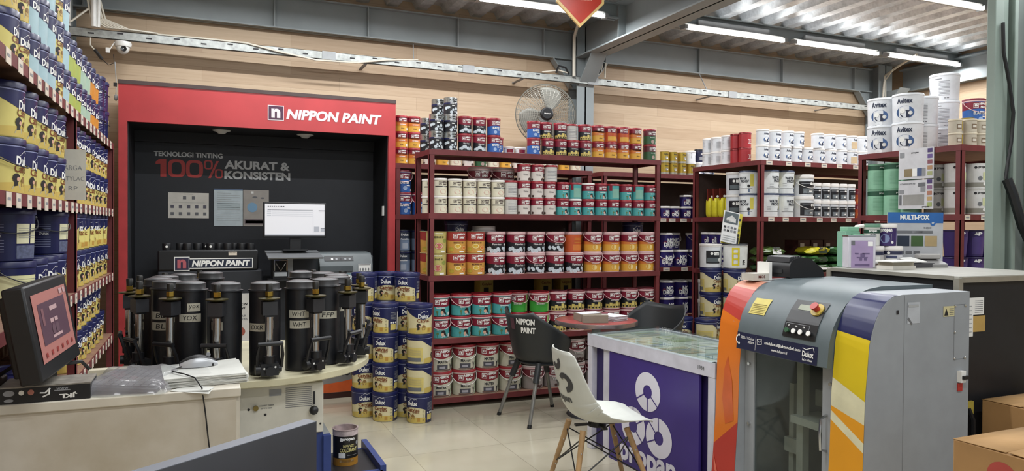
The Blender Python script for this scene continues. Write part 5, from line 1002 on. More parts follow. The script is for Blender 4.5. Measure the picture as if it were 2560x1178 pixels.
m = M(); PAP = mat('#c9cac4', .6, noise=.05); sheetstack(m, .005, 2.6, .9695, .24, .25, 6, 9, .0034, PAP, .006, 3); fp = plane((.0, 2.6, 1.0008), (1, .1, 0), (-.1, 1, 0))
for i in range(9): m.frect(fp, -.1, .02, -.08+.02*i, -.078+.02*i, GL)
solo('paper_pile', m, 'dog-eared pile of papers under the mouse on the counter', 'papers')
m = M(); m.add([(-.09, 2.43, .9695), (.02, 2.4, .9698), (.035, 2.44, .97), (-.05, 2.5, .9697), (-.09, 2.43, .9705), (.02, 2.385, .962), (.035, 2.44, .971), (-.05, 2.5, .9707)], [(0, 1, 2, 3), (4, 7, 6, 5)], PAP); solo('loose_sheet', m, 'torn loose sheet hanging over the front edge of the counter', 'paper')
t = thing('computer_mouse', 'black and silver computer mouse on the pile of papers', 'mouse', (-.01, 2.655, 1.0015), -84)
def mouse(m, s0, s1, mt, sc=1.0, zb=0):
    vs = []; NU, NV = 16, 12
    for i in range(NU+1):
        for j in range(NV+1):
            u = i/NU; a = math.pi*j/NV; wv = .03*math.sin(math.pi*min(1, max(0, u*.86+.1)))**.5*sc; hh = .038*(math.sin(math.pi*(u*.8+.12))**.8)*sc
            vs.append((-math.cos(a)*wv, (u-.5)*.118*sc, zb+hh*math.sin(a)**.7))
    fs = [(i*(NV+1)+j, i*(NV+1)+j+1, (i+1)*(NV+1)+j+1, (i+1)*(NV+1)+j) for i in range(NU) for j in range(NV) if s0 <= j < s1]
    m.add(vs, fs, mt); return m
part('shell', mouse(mouse(M(), 0, 3, mat('#b9bcc0', .3, .3)), 9, 12, mat('#b9bcc0', .3, .3)), t, 'silver side band'); part('buttons', mouse(M(), 3, 9, BLACK, 1.0), t, 'black top'); q = M(); q.box(-.022, .022, -.045, .045, 0, .008, BLACK); q.cyl((-.004, .03, .036), (.004, .03, .036), .007, GREYT); part('base', q, t)
m = M(); m.tube([(-.055, 2.64, 1.007), (-.09, 2.6, 1.003), (-.085, 2.56, 1.005), (-.05, 2.5, 1.006), (-.02, 2.46, 1.0), (.0, 2.42, .975), (.01, 2.408, .9), (.02, 2.405, .8), (.035, 2.4, .72), (.04, 2.4, .55)], .0022, BLACK, 6); solo('mouse_cable', m, 'thin black mouse cable hanging down the counter front', 'cable')
m = M(); m.box(.04, .1, 2.75, 2.785, .9685, .97, mat('#6a4a5a', .5)); solo('sticker_card', m, 'small purple card at the back corner of the counter', 'card')
# nearest monitor seen from behind
t = thing('office_monitor', 'back of a large dark grey monitor at the bottom left', 'monitor', (-.03, 1.09, .72)); ang = math.degrees(math.atan2(.166, .228)); t.rotation_euler = (0, 0, R(ang))
DG = mat('#31343b', .5); DG2 = mat('#25272d', .5); LG = mat('#6d727c', .45)
m = M(); L0, L1 = -.27, .255
m.box(L0, L1, 0, .024, .1, .428, DG); m.box(L0, L1, -.001, .025, .428, .431, LG); part('casing', m, t)
m = M(); m.add([(L0, -.001, .43), (L1, -.001, .43), (L1, -.001, .12), (L0, -.001, .12), (L0+.08, -.06, .36), (L1-.12, -.06, .3), (L1-.12, -.06, .15), (L0+.08, -.06, .15)], [(0, 4, 5, 1), (1, 5, 6, 2), (2, 6, 7, 3), (3, 7, 4, 0), (4, 7, 6, 5)], DG2); part('back_shell', m, t)
m = M(); m.box(-.04, .04, -.02, .01, .01, .2, DG2); m.box(-.12, .12, -.09, .09, 0, .012, DG2); part('stand', m, t)
m = M(); m.box(-.45, .25, .75, 1.25, 0, .72, mat('#bdb5a5', .5)); solo('cash_desk', m, 'plain desk carrying the dark monitor at the bottom left', 'desk')
# ================================================================ red table, chairs
t = thing('bistro_table', 'round red table with steel edge in front of the middle rack', 'table', (2.86, 4.98, 0))
m = M(); m.lathe([(0, .745), (.315, .745), (.318, .744)], mat('#9a4a47', .28, noise=.15, scale=6), 48); part('table_top', m, t)
m = M(); m.lathe([(.316, .746), (.324, .745), (.325, .742), (.325, .715), (.315, .71), (0, .71)], mat('#a89a98', .25, .8, noise=0), 48); part('steel_edge', m, t)
m = M(); m.cyl((0, 0, .03), (0, 0, .71), .035, GREYM, seg=20); part('pedestal', m, t)
m = M(); m.lathe([(0, .035), (.06, .032), (.22, .015), (.23, .0), (0, 0)], mat('#55565a', .4, .5), 36); part('foot', m, t)
m = M(); m.prism([(2.66, 4.83), (2.845, 4.77), (2.86, 4.81), (2.675, 4.875)], 'z', .7465, .805, mat('#8f8778', .55)); m.prism([(2.68, 4.9), (2.88, 4.93), (2.9, 5.05), (2.7, 5.06)], 'z', .7465, .802, mat('#8f8778', .55)); m.fmap(plane((0, 0, .8032), (1, 0, 0), (0, 1, 0)), [(2.69, 4.91), (2.87, 4.935), (2.89, 5.04), (2.71, 5.05)], mat('#d9dde4', .4)); solo('sample_box', m, 'grey sample box lying on the red table', 'box')
m = M(); sheetstack(m, 2.965, 4.93, .7465, .16, .2, 18, 8, .0048, mat('#cfd0d4', .6), .0, 5); solo('catalogue_pile', m, 'stack of white catalogues on the red table', 'papers')
m = M(); m.cyl((2.92, 5.0, .792), (2.96, 4.97, .794), .005, mat('#7a2a34', .4)); m.cyl((2.9, 5.02, .791), (2.92, 5.0, .792), .006, BLACK); solo('pen', m, 'dark red pen lying on the catalogues', 'pen')
def tub(m, mt, H0=.86, sgn=1):
    g = []; NA, NV = 40, 14
    for i in range(NA+1):
        th = R(-118+236*i/NA); ca = abs(th)/R(118)
        top = .84 if ca < .36 else .84-.22*((ca-.36)/.64)**.9
        if ca < .36: top = .815+.03*(ca/.36)**2
        for j in range(NV+1):
            v = j/NV; r = .1+.1*min(1, v*3.2)+.07*max(0, v-.2)**1.1; zz = .43+(top-.43)*max(0, (v-.12)/.88)**1.25
            r += .03*math.cos(th)*v
            g.append((-r*math.cos(th)*1.0, r*math.sin(th)*1.06, zz))
    m.add(g, [(i*(NV+1)+j, i*(NV+1)+j+1, (i+1)*(NV+1)+j+1, (i+1)*(NV+1)+j) for i in range(NA) for j in range(NV)], mt); return g
for idx, (cx, cy, rz, lab) in enumerate(((2.42, 5.05, 8, 'black plastic tub chair with white lettering left of the red table'), (3.42, 5.06, 200, 'plain black plastic tub chair right of the red table'))):
    t = thing('tub_chair', lab, 'chair', (cx, cy, 0), rz, 'black tub chairs at the red table'); PB = mat('#26292b', .42, noise=.04)
    m = M(); tub(m, PB); o = part('backrest', m, t); md = o.modifiers.new('thickness', 'SOLIDIFY'); md.thickness = .008; md.offset = 0
    m = M(); m.ball((.03, 0, .445), .225, PB, 28, 10, 1, .98, .13); part('seat', m, t)
    for sx, sy in ((-1, 1), (-1, -1), (1, 1), (1, -1)):
        m = M(); m.cyl((sx*.25-.0, sy*.22, .012), (sx*.13, sy*.15, .43), .0145, mat('#8c8c88', .3, .6, noise=0), seg=12)
        leg = part('leg', m, t); m = M(); m.cyl((sx*.254, sy*.222, 0), (sx*.247, sy*.218, .024), .0165, BLACK, seg=12); o = part('foot_cap', m, leg)
        m = M(); m.cyl((sx*.165, sy*.17, .31), (sx*.12, sy*.14, .45), .024, PB, seg=12); part('leg_socket', m, leg)
    if idx == 0:
        m = M()
        def g(x, y, e=.007):
            th = R(28)+x/.27; v = y; top = .825; r = .1+.1*min(1, v*3.2)+.07*max(0, v-.2)**1.1+.03*math.cos(th)*v; zz = .43+(top-.43)*max(0, (v-.12)/.88)**1.25; r += e
            return (-r*math.cos(th), -r*math.sin(th)*1.06, zz)
        gg = lambda x, y: g(x, y)
        m.ftext(gg, 'NIPPON', 0, .9, .15, .085, PRW, .05, .1); m.ftext(gg, 'PAINT', .02, .78, .12, .085, PRW, .05, .1); m.frect(gg, -.14, -.095, .78, .94, mat('#5a3a44', .5)); part('lettering', m, t, 'white lettering')
# white shell chair
t = thing('shell_chair', 'white moulded shell chair with wooden legs by the purple table', 'chair', (2.02, 3.46, 0), -8); WS = mat('#d3d6cf', .35, noise=.03)
CL = [(-.262, .82), (-.262, .8), (-.255, .74), (-.24, .66), (-.222, .58), (-.2, .51), (-.165, .462), (-.11, .432), (-.04, .42), (.04, .42), (.11, .428), (.17, .438), (.215, .437), (.235, .428)]
HW = [.135, .175, .205, .218, .226, .234, .243, .248, .247, .242, .233, .22, .196, .17]
CU = [.03, .045, .06, .075, .095, .11, .11, .095, .07, .05, .035, .02, .01, .0]
def shp(u, s, e=0.):
    s = max(0, min(len(CL)-1.001, s)); i = int(s); f = s-i; L_ = lambda A: A[i]+(A[i+1]-A[i])*f
    x = CL[i][0]+(CL[i+1][0]-CL[i][0])*f; z = CL[i][1]+(CL[i+1][1]-CL[i][1])*f; tx, tz = CL[i+1][0]-CL[i][0], CL[i+1][1]-CL[i][1]; l = math.hypot(tx, tz); nx, nz = -tz/l, tx/l
    if s < .01: nx, nz = 1, 0
    c = L_(CU)*abs(u)**2.4-e; return (x+nx*c, u*L_(HW)*(1-.04*abs(u)**4), z+nz*c)
m = M(); NS, NU = 52, 24; m.add([shp(j/NU*2-1, i/NS*(len(CL)-1)) for i in range(NS+1) for j in range(NU+1)], [(i*(NU+1)+j, i*(NU+1)+j+1, (i+1)*(NU+1)+j+1, (i+1)*(NU+1)+j) for i in range(NS) for j in range(NU)], WS)
o = part('shell', m, t); [o.data.attributes.remove(o.data.attributes[q]) for q in ('sharp_edge',) if q in o.data.attributes]; md = o.modifiers.new('thickness', 'SOLIDIFY'); md.thickness = .007; md.offset = 0; md = o.modifiers.new('smooth', 'SUBSURF'); md.levels = 1; md.render_levels = 1
m = M(); DGY = mat('#35363c', .5, noise=0); bk = lambda x, y: shp(-x, y, .0055)
for (cx, cy, a0, a1) in ((-.02, 1.75, -30, 150), (.34, 3.15, -150, 90), (-.38, 3.15, 20, 140)): m.fring(bk, cx, cy, .13, .3, DGY, 28, a0, a1, 2.2)
m.ftext(bk, 'propan', .0, 4.45, .85, -.55, DGY, .04); part('back_print', m, t, 'dark worn print on the back')
WD = mat('#ab8a60', .5, noise=.12, scale=14); tops = {}
for sx, sy in ((-1, 1), (-1, -1), (1, 1), (1, -1)):
    a = Vector((sx*.125-.02, sy*.11, .395)); b = Vector((sx*.235-.0, sy*.215, 0)); tops[(sx, sy)] = (a, b); m = M(); m.cyl(b, a, .0125, WD, .0165, 14); l = part('leg', m, t)
    m = M()
    for f in (.72, .35): q = a.lerp(b, 1-f); m.ball(q+Vector((0, -.014, 0)), .005, CHROME, 8, 6)
    part('bolt', m, l)
m = M(); LP = lambda k, f: tops[k][0].lerp(tops[k][1], f)
for k1, k2 in (((-1, -1), (1, -1)), ((-1, 1), (1, 1)), ((-1, 1), (-1, -1)), ((1, 1), (1, -1))): m.tube([LP(k1, .1), LP(k2, .62)], .004, BLACK); m.tube([LP(k2, .1), LP(k1, .62)], .004, BLACK)
m.cyl((-.02, 0, .385), (-.02, 0, .412), .05, BLACK, seg=20); m.box(-.15, .11, -.012, .012, .392, .402, BLACK); m.box(-.032, -.008, -.12, .12, .392, .402, BLACK); part('wire_brace', m, t, 'black wire braces')
# ================================================================ purple glass-topped table
t = thing('display_table', 'purple and white display table with a glass top', 'table', (2.374, 4.243, 0), 5.05); FRM = mat('#c8c7d2', .38); PRP = mat('#3c2c78', .4, scale=3); PRD = mat('#2a1e58', .45)
x0, x1, y0, y1, zt = 0.0, .6, -1.18, 0.0, .775
for ax_, ay_ in ((x0, y1-.05), (x0, y0), (x1-.05, y0), (x1-.05, y1-.05)):
    m = M(); m.box(ax_, ax_+.05, ay_, ay_+.05, 0.0, zt-.012, FRM); part('leg', m, t, bevel=.003)
m = M(); m.box(x0-.002, x0+.03, y0-.002, y1+.002, zt-.09, zt-.01, FRM); m.box(x1-.03, x1+.002, y0, y1, zt-.09, zt-.01, FRM); m.box(x0, x1, y0-.002, y0+.03, zt-.09, zt-.01, FRM); m.box(x0, x1, y1-.03, y1+.002, zt-.09, zt-.01, FRM); part('top_frame', m, t, bevel=.002)
m = M(); m.box(x0+.012, x0+.05, y1-.235, y1-.165, .0, zt-.09, FRM); part('leg', m, t)
m = M(); m.box(x0+.04, x1-.04, y0+.05, y1-.05, .02, zt-.1, PRD); m.box(x0+.004, x0+.02, y0+.12, y1-.24, .0, zt-.09, PRP); part('panel', m, t, 'purple panels')
m = M(); fp = plane((x0+.0025, y1-.24, 0), (0, -1, 0), (0, 0, 1)); LWH = mat('#d8d6e2', .45, noise=0)
for cx, cy in ((.385, .5), (.25, .265), (.49, .25)): m.fring(fp, cx, cy, .04, .116, LWH, 40)
fq = plane((x0+.0015, y1-.24, 0), (0, -1, 0), (0, 0, 1))
for cx, cy, angs in ((.385, .5, (210, 270, 322)), (.25, .265, (30, 90, 318)), (.49, .25, (92, 138, 205))):
    for a in angs: m.fline(fq, cx+.035*math.cos(R(a)), cy+.035*math.sin(R(a)), cx+.12*math.cos(R(a)), cy+.12*math.sin(R(a)), .008, PRP)
m.ftext(fp, 'propan', .38, .06, .52, .14, LWH, .035); part('logo', m, t, 'white ring emblem and lettering'); m = M(); m.ftext(plane((x0-.003, y0+.1, zt-.05), (0, -1, 0), (0, 0, 1)), '1984', 0, 0, .05, .022, GK, .02); part('number_mark', m, t, 'small dark number')
m = M(); m.box(x0+.03, x1-.03, y0+.03, y1-.03, zt-.03, zt-.02, mat('#cfd2c8', .5)); part('inner_shelf', m, t)
m = M(); m.box(x0-.004, x1+.004, y0-.004, y1+.004, zt-.01, zt, clear_mat('table_glass', '#8fa09a', .04, .02, .55)); part('glass_top', m, t, 'clear glass top')
rg = random.Random(9)
for i, (a, b, w_, d_, cc) in enumerate(((2.51, 4.08, .16, .22, '#d8d6c8'), (2.76, 4.12, .2, .16, '#b9c6c0'), (2.56, 3.8, .18, .26, '#c9d2d4'), (2.82, 3.88, .16, .22, '#b5bd98'), (2.58, 3.5, .2, .2, '#c5b59c'), (2.84, 3.58, .2, .22, '#dcdcd8'), (2.7, 3.26, .24, .18, '#a9bcc8'))):
    m = M(); m.box(a-w_/2, a+w_/2, b-d_/2, b+d_/2, zt-.0195, zt-.016, mat(cc, .5)); fp = plane((a, b, zt-.0155), (1, 0, 0), (0, 1, 0))
    for j in range(4): m.frect(fp, -w_*.4, w_*.4, -d_*.4+j*d_*.2, -d_*.4+j*d_*.2+.02, mat(['#8a9890', '#a6a090', '#7d8ea0', '#9aa67c'][(i+j) % 4], .5, noise=0))
    solo('brochure', m, f"{('cream','pale green','grey blue','olive','tan','white','sky blue')[i]} leaflet under the glass of the purple table", 'leaflet', 'leaflets under the glass')
m = M(); m.prism([(0, 0), (.16, 0), (.16, .05), (.05, .09), (0, .09)], 'y', 3.12, 3.28, mat('#b5bcae', .5)); m.v = [(x+2.76, y, z+zt+.0005) for x, y, z in m.v]; m.box(2.8, 2.91, 3.115, 3.12, zt+.03, zt+.06, INK); solo('tape_dispenser', m, 'pale holder standing on the glass table beside the mixer', 'holder')
# ================================================================ the big gyroscopic mixer
t = thing('paint_mixer', 'large grey paint mixing machine with orange and yellow side panels', 'paint mixer', (2.8, 2.6, 0)); GRY = mat('#989da2', .45, noise=.03); GRD = mat('#5b666a', .42, noise=.04)
SIDE = [(2.44, .02), (2.462, .25), (2.479, .5), (2.487, .78), (2.507, 1.0), (2.52, 1.05), (2.54, 1.1), (2.567, 1.145), (2.6, 1.175), (2.64, 1.195), (2.69, 1.203), (3.11, 1.205)]
def along(P):
    d = [0]
    for a, b in zip(P, P[1:]): d.append(d[-1]+math.hypot(b[0]-a[0], b[1]-a[1]))
    def fn(s):
        for i in range(len(P)-1):
            if s <= d[i+1] or i == len(P)-2:
                f = (s-d[i])/(d[i+1]-d[i]); (ax, az), (bx, bz) = P[i], P[i+1]; l = math.hypot(bx-ax, bz-az); return ax+(bx-ax)*f, az+(bz-az)*f, -(bz-az)/l, (bx-ax)/l
    return fn, d
sfn, sd = along(SIDE)
def smap(e=.0012): 
    def g(y, s): x, z, nx, nz = sfn(s); return (x+nx*e, y, z+nz*e)
    return g
m = M(); m.prism(SIDE+[(3.11, .02)], 'y', 2.135, 2.31, GRY); part('side_cabinet', m, t, 'grey near side', world=True)
m = M(); m.prism(SIDE+[(3.11, .02)], 'y', 2.885, 3.06, GRY); part('side_cabinet', m, t, 'grey far side', world=True)
def strip(m, y0, y1, lo, hi, mt, e=.002):
    g = smap(e); n = 70; vs = []
    for i in range(n+1):
        for y, q in ((y0, 0), (y1, 1)):
            l = lo[q]; h = hi[q]; vs.append(g(y, l+(h-l)*i/n))
    m.add(vs, [(2*i, 2*i+1, 2*i+3, 2*i+2) for i in range(n)], mt)
SZ = lambda z: next(sd[i]+(z-SIDE[i][1])/(SIDE[i+1][1]-SIDE[i][1])*(sd[i+1]-sd[i]) for i in range(len(SIDE)-1) if SIDE[i+1][1] >= z)
YE = mat('#cdb41e', .35, scale=2); NV = mat('#1e2350', .3); CRE = mat('#d3cfae', .4); ORG = mat('#dd981e', .35, scale=2); OR2 = mat('#d9741f', .35, scale=2); RDO = mat('#b3392f', .35, scale=2)
m = M(); a, b = 2.137, 2.308
strip(m, a, b, (SZ(.03), SZ(.03)), (SZ(.56), SZ(.66)), ORG); strip(m, a, b, (SZ(.56), SZ(.66)), (SZ(.6), SZ(.7)), CRE); strip(m, a, b, (SZ(.6), SZ(.7)), (SZ(.675), SZ(.72)), ORG); strip(m, a, b, (SZ(.675), SZ(.72)), (SZ(.77), SZ(.84)), CRE); strip(m, a, b, (SZ(.77), SZ(.84)), (SZ(1.02), SZ(1.04)), YE); strip(m, a, b, (SZ(1.02), SZ(1.04)), (SZ(1.2), SZ(1.2)), NV); part('coloured_strip', m, t, 'navy, yellow and orange strip', world=True)
m = M(); a, b = 2.887, 3.058
strip(m, a, b, (SZ(.03), SZ(.03)), (SZ(.5), SZ(.35)), RDO); strip(m, a, b, (SZ(.5), SZ(.35)), (SZ(1.0), SZ(1.05)), OR2); strip(m, a, b, (SZ(1.0), SZ(1.05)), (SZ(1.16), SZ(1.17)), RDO); strip(m, a, b, (SZ(1.16), SZ(1.17)), (SZ(1.2), SZ(1.2)), mat('#c98a72', .35)); g = smap(.004)
m.fmap(g, [(a+.03, SZ(.5)), (a+.09, SZ(.47)), (a+.12, SZ(.6)), (a+.11, SZ(.75)), (a+.09, SZ(.82)), (a+.05, SZ(.7))], mat('#c85a20', .35)); m.fmap(g, [(a+.01, SZ(.06)), (a+.15, SZ(.22)), (a+.165, SZ(.3)), (a+.12, SZ(.2))], mat('#d9705a', .35)); part('coloured_strip', m, t, 'orange and red strip', world=True)
HOOD = [(2.462, .875), (2.47, .965), (2.478, 1.0), (2.495, 1.05), (2.525, 1.1), (2.57, 1.15), (2.63, 1.19), (2.7, 1.212), (2.78, 1.222), (3.11, 1.222)]
m = M(); m.prism(HOOD+[(3.11, .875)], 'y', 2.312, 2.883, GRD, GRD); part('hood', m, t, 'dark grey rounded hood', bevel=.004, world=True)
hfn, hd = along(HOOD)
def hmap(e): 
    def g(y, s): x, z, nx, nz = hfn(s); return (x+nx*e, 2.883-y, z+nz*e)
    return g
def hrect(m, g, a, b, s0, s1, mt, n=16):
    for i in range(n): m.frect(g, a, b, s0+(s1-s0)*i/n, s0+(s1-s0)*(i+1)/n, mt)
m = M(); g = hmap(.0015); m.frect(g, 0.0, .515, .003, .085, mat('#1f2340', .35)); g = hmap(.003); S0 = hd[1]
m.ftext(g, '0800-11-Dulux', .075, .062, .095, .014, PRW, .0); m.ftext(g, '38589', .1, .043, .04, .011, PRW, .0); m.ftext(g, 'askdulux.id@akzonobel.com', .305, .055, .225, .019, PRW, .02); m.ftext(g, 'www.dulux.co.id', .29, .03, .1, .013, PRW, .01); m.ftext(g, 'Dulux', .462, .045, .065, .026, PRW, .035); m.ftext(g, "let's colour", .462, .02, .06, .011, PRW); m.frect(g, .132, .1335, .01, .078, PRW)
for a_, b_ in (((.43, .07), (.45, .065)), ((.45, .065), (.47, .072)), ((.47, .072), (.49, .078)), ((.49, .078), (.498, .06))): m.fline(g, *a_, *b_, .003, PRW)
for a_, b_ in (((.145, .04), (.175, .045)), ((.175, .045), (.172, .07)), ((.172, .07), (.142, .065)), ((.142, .065), (.145, .04)), ((.142, .065), (.16, .052)), ((.16, .052), (.172, .07))): m.fline(g, *a_, *b_, .0018, PRW)
m.fring(g, .018, .05, .018, .024, PRW, 20, 110, 250); m.fdisc(g, .014, .07, .006, PRW); m.fdisc(g, .018, .03, .006, PRW); part('hood_lettering', m, t, 'navy band with white lettering', world=True)
m = M(); g = hmap(.003); hrect(m, g, .045, .155, hd[3]+.005, hd[5]-.03, mat('#c9ba5c', .5)); g = hmap(.0045)
for i in range(6): m.frect(g, .055, .145, hd[3]+.012+.009*i, hd[3]+.0145+.009*i, mat('#8a7a30', .5, noise=0))
part('warning_label', m, t, 'yellow label', world=True)
m = M(); g = hmap(.004); p0, p1 = hd[2]-.02, hd[5]-.01; hrect(m, g, .3, .495, p0, p1, mat('#1a1c1e', .35)); g = hmap(.0055); hrect(m, g, .34, .42, p1-.055, p1-.025, mat('#8f9480', .3)); m.frect(g, .31, .45, p0+.062, p0+.064, GREYT); m.ftext(g, '1   2   3', .375, p0+.053, .1, .006, PRW); m.frect(g, .31, .312, p0+.04, p0+.062, GREYT); m.frect(g, .448, .45, p0+.04, p0+.062, GREYT); part('control_panel', m, t, 'black control panel', world=True)
def knob(y, s, r, hgt, mt, base=None, br=0, lab=None):
    x, z, nx, nz = hfn(s); p = Vector((x, 2.883-y, z)); n = Vector((nx, 0, nz)); m = M()
    if base: m.cyl(p, p+n*.01, br, base, seg=24)
    m.cyl(p, p+n*hgt*.8, r*.75, INK if mt is PRW else mt, seg=20); m.cyl(p+n*hgt*.75, p+n*hgt, r, mt, seg=24); part('push_button', m, t, lab, world=True)
for i, yy in enumerate((.33, .372, .412, .46)): knob(yy, p0+.028, .0115, .018, mat('#2f5a3c', .4) if i == 0 else PRW)
knob(.452, p1-.045, .019, .038, mat('#b0342c', .35), mat('#b9a34a', .45), .032, 'red emergency stop button on a yellow disc')
m = M(); m.box(2.52, 2.54, 2.312, 2.39, .05, .875, GRY); m.box(2.52, 2.54, 2.82, 2.883, .05, .875, GRY); m.box(2.52, 2.54, 2.39, 2.82, .05, .12, GRY); part('door_frame', m, t, world=True)
m = M(); m.box(2.528, 2.532, 2.39, 2.82, .12, .875, clear_mat('smoked_window', '#3a4042', .16, .06, .4)); part('window', m, t, 'smoked clear window', world=True)
m = M(); m.box(3.06, 3.07, 2.312, 2.883, .05, .87, mat('#7a7e80', .6)); m.box(2.54, 3.06, 2.312, 2.32, .05, .87, GREYM); m.box(2.54, 3.06, 2.875, 2.883, .05, .87, GREYM); m.box(2.54, 3.06, 2.312, 2.883, .05, .06, GRD); part('chamber', m, t, world=True)
m = M(); IG = mat('#cfd0c8', .5); m.box(2.66, 2.7, 2.64, 2.68, .06, .87, IG); m.box(2.72, 2.75, 2.76, 2.79, .06, .7, IG); m.box(2.62, 2.8, 2.4, 2.68, .54, .575, IG); m.box(2.8, 2.83, 2.36, 2.7, .6, .68, IG); m.box(2.85, 2.88, 2.45, 2.48, .06, .87, IG); m.box(2.62, 2.8, 2.42, 2.8, .2, .235, IG); m.cyl((2.6, 2.7, .13), (2.9, 2.7, .13), .04, IG); m.box(2.7, 2.73, 2.68, 2.8, .36, .43, IG); part('clamp_frame', m, t, 'pale clamp frame inside', world=True)
for yy, zz in ((2.85, .8), (2.85, .5), (2.85, .2), (2.34, .8), (2.345, .3)):
    m = M(); m.cyl((2.525, yy, zz), (2.508, yy, zz), .008, CHROME, seg=12); part('bolt', m, t, world=True)
m = M(); m.tube([(2.52, 2.365, .66), (2.485, 2.365, .645), (2.48, 2.365, .58), (2.485, 2.365, .51), (2.52, 2.365, .5)], .006, CHROME, 8); part('door_handle', m, t, world=True)
m = M(); fp = plane((0, 2.1335, 0), (1, 0, 0), (0, 0, 1)); fq = plane((0, 2.132, 0), (1, 0, 0), (0, 0, 1))
m.frect(fp, 2.702, 2.7035, .05, 1.2, GK); m.frect(fp, 2.72, 2.795, 1.08, 1.17, mat('#b9bec4', .4)); m.frect(fq, 2.725, 2.785, 1.15, 1.16, GL); m.fmap(fq, [(2.72, 1.1), (2.745, 1.075), (2.75, 1.08), (2.726, 1.108)], GK); m.frect(fq, 2.655, 2.668, 1.123, 1.14, INK)
m.frect(fp, 2.94, 3.01, 1.1, 1.145, mat('#cfc79a', .5)); m.fmap(fq, [(2.945, 1.105), (2.97, 1.105), (2.9575, 1.135)], INK); 
for i in range(4): m.frect(fq, 2.978, 3.005, 1.108+.008*i, 1.111+.008*i, GK)
m.frect(fp, 3.01, 3.085, .91, .9115, GK); m.frect(fp, 3.01, 3.0115, .91, 1.15, GK); m.frect(fp, 3.01, 3.085, 1.1485, 1.15, GK); part('side_labels', m, t, world=True)
for xx, zz in ((3.015, 1.145), (3.08, 1.145), (3.015, 1.03), (3.015, .915), (3.08, .915)):
    m = M(); m.ball((xx, 2.133, zz), .006, CHROME, 8, 6); part('bolt', m, t, world=True)
m = M(); m.box(3.035, 3.065, 2.115, 2.136, .81, .86, PRW); m.box(3.04, 3.075, 2.105, 2.118, .825, .84, BLACK); m.box(3.035, 3.065, 2.13, 2.136, .77, .805, mat('#b02f2c', .4)); part('power_switch', m, t, 'switch with red cover', world=True)
m = M(); m.box(2.38, 2.5, 2.98, 3.14, .0, .075, GREYM); solo('floor_block', m, 'pale grey block on the floor by the mixer front', 'block', bevel=.03)
t = thing('label_printer', 'black ribbed printer on top of the mixing machine', 'printer', (2.88, 2.93, 1.223), 0)
m = M(); m.prism([(2.76, 1.223), (2.76, 1.28), (2.772, 1.306), (2.8, 1.322), (2.85, 1.328), (2.91, 1.316), (2.985, 1.265), (3.0, 1.223)], 'y', 2.84, 3.02, BLACK); part('casing', m, t, bevel=.006, world=True)
m = M()
for i in range(5): m.prism([(2.766+.017*i, 1.303+.006*i), (2.772+.017*i, 1.328+.002*i), (2.782+.017*i, 1.331+.001*i), (2.782+.017*i, 1.29)], 'y', 2.85, 3.01, mat('#2c2e31', .4))
part('ribbed_cover', m, t, world=True)
m = M(); m.box(2.756, 2.761, 2.89, 2.95, 1.245, 1.265, mat('#2c2e31', .4)); part('front_latch', m, t, world=True)
m = M(); m.box(2.615, 2.72, 2.94, 3.03, 1.206, 1.242, mat('#c9c6bc', .5)); m.box(2.72, 2.738, 2.94, 3.03, 1.206, 1.3, PRW); m.ftext(plane((2.67, 2.938, 1.225), (1, 0, 0), (0, 0, 1)), 'MO5', 0, 0, .045, .014, mat('#6a2a24', .5)); solo('paper_tray', m, 'white paper tray marked in red on the mixer top', 'tray')
# ================================================================ black cabinet and what stands on it
t = thing('machine_cabinet', 'large black cabinet with aluminium edges behind the mixer', 'cabinet', (3.6, 2.6, 0)); BK = mat('#1b1c20', .5, noise=.1); ALU = mat('#b5b2a6', .35, .6)
m = M(); m.box(3.2, 4.0, 2.25, 3.0, .0, 1.21, BK); m.box(3.2, 3.99, 2.25, 3.0, 1.21, 1.247, BLACK); part('body', m, t, world=True)
m = M(); m.box(3.195, 4.005, 2.245, 3.01, 1.247, 1.262, mat('#a9a8a0', .4)); part('top', m, t, bevel=.002, world=True)
for ax_, ay_ in ((3.19, 2.24), (3.19, 2.98)):
    m = M(); m.box(ax_, ax_+.028, ay_, ay_+.028, 0, 1.252, ALU); part('corner_post', m, t, 'aluminium corner profile', world=True)
m = M(); m.box(3.216, 3.99, 2.238, 2.25, 1.232, 1.257, ALU); m.box(3.188, 3.2, 2.27, 2.98, 1.244, 1.262, ALU); part('edge_profile', m, t, world=True)
m = M(); fp = plane((0, 2.2475, 0), (1, 0, 0), (0, 0, 1)); fq = plane((0, 2.246, 0), (1, 0, 0), (0, 0, 1)); m.frect(fp, 3.24, 3.3, .98, 1.16, PRW); m.frect(fp, 3.3, 3.375, 1.08, 1.16, PRW); m.frect(fp, 3.3, 3.385, 1.0, 1.075, mat('#c2a05a', .5))
for i in range(7): m.frect(fq, 3.25, 3.29, 1.0+.02*i, 1.003+.02*i, GL); m.frect(fq, 3.31, 3.365, 1.09+.009*i, 1.092+.009*i, GK)
part('paper_notes', m, t, 'white and tan notes taped on', world=True)
m = M(); m.box(3.245, 3.3, 2.238, 2.25, .62, .68, mat('#b8a548', .5)); m.tube([(3.26, 2.235, .65), (3.27, 2.22, .6), (3.275, 2.22, .45), (3.28, 2.23, .3)], .01, BLACK); part('power_outlet', m, t, 'yellow outlet with black plug lead', world=True)
zc_ = 1.2625
t = thing('paint_drum', 'lilac and white rectangular paint tin on the black cabinet', 'paint can', (3.35, 2.94, zc_), -24)
m = M(); m.box(-.075, .075, -.05, .05, 0, .172, mat('#cfcdd6', .4)); part('tin', m, t, bevel=.004); m = M(); fp = plane((0, -.051, 0), (1, 0, 0), (0, 0, 1)); m.frect(fp, -.06, .06, .0, .15, mat('#a692b8', .45)); fq = plane((0, -.0522, 0), (1, 0, 0), (0, 0, 1)); m.frect(fq, -.06, -.04, .125, .15, GK); m.frect(fq, .03, .058, .12, .145, PRW); PUT = mat('#6a5a80', .5, noise=0)
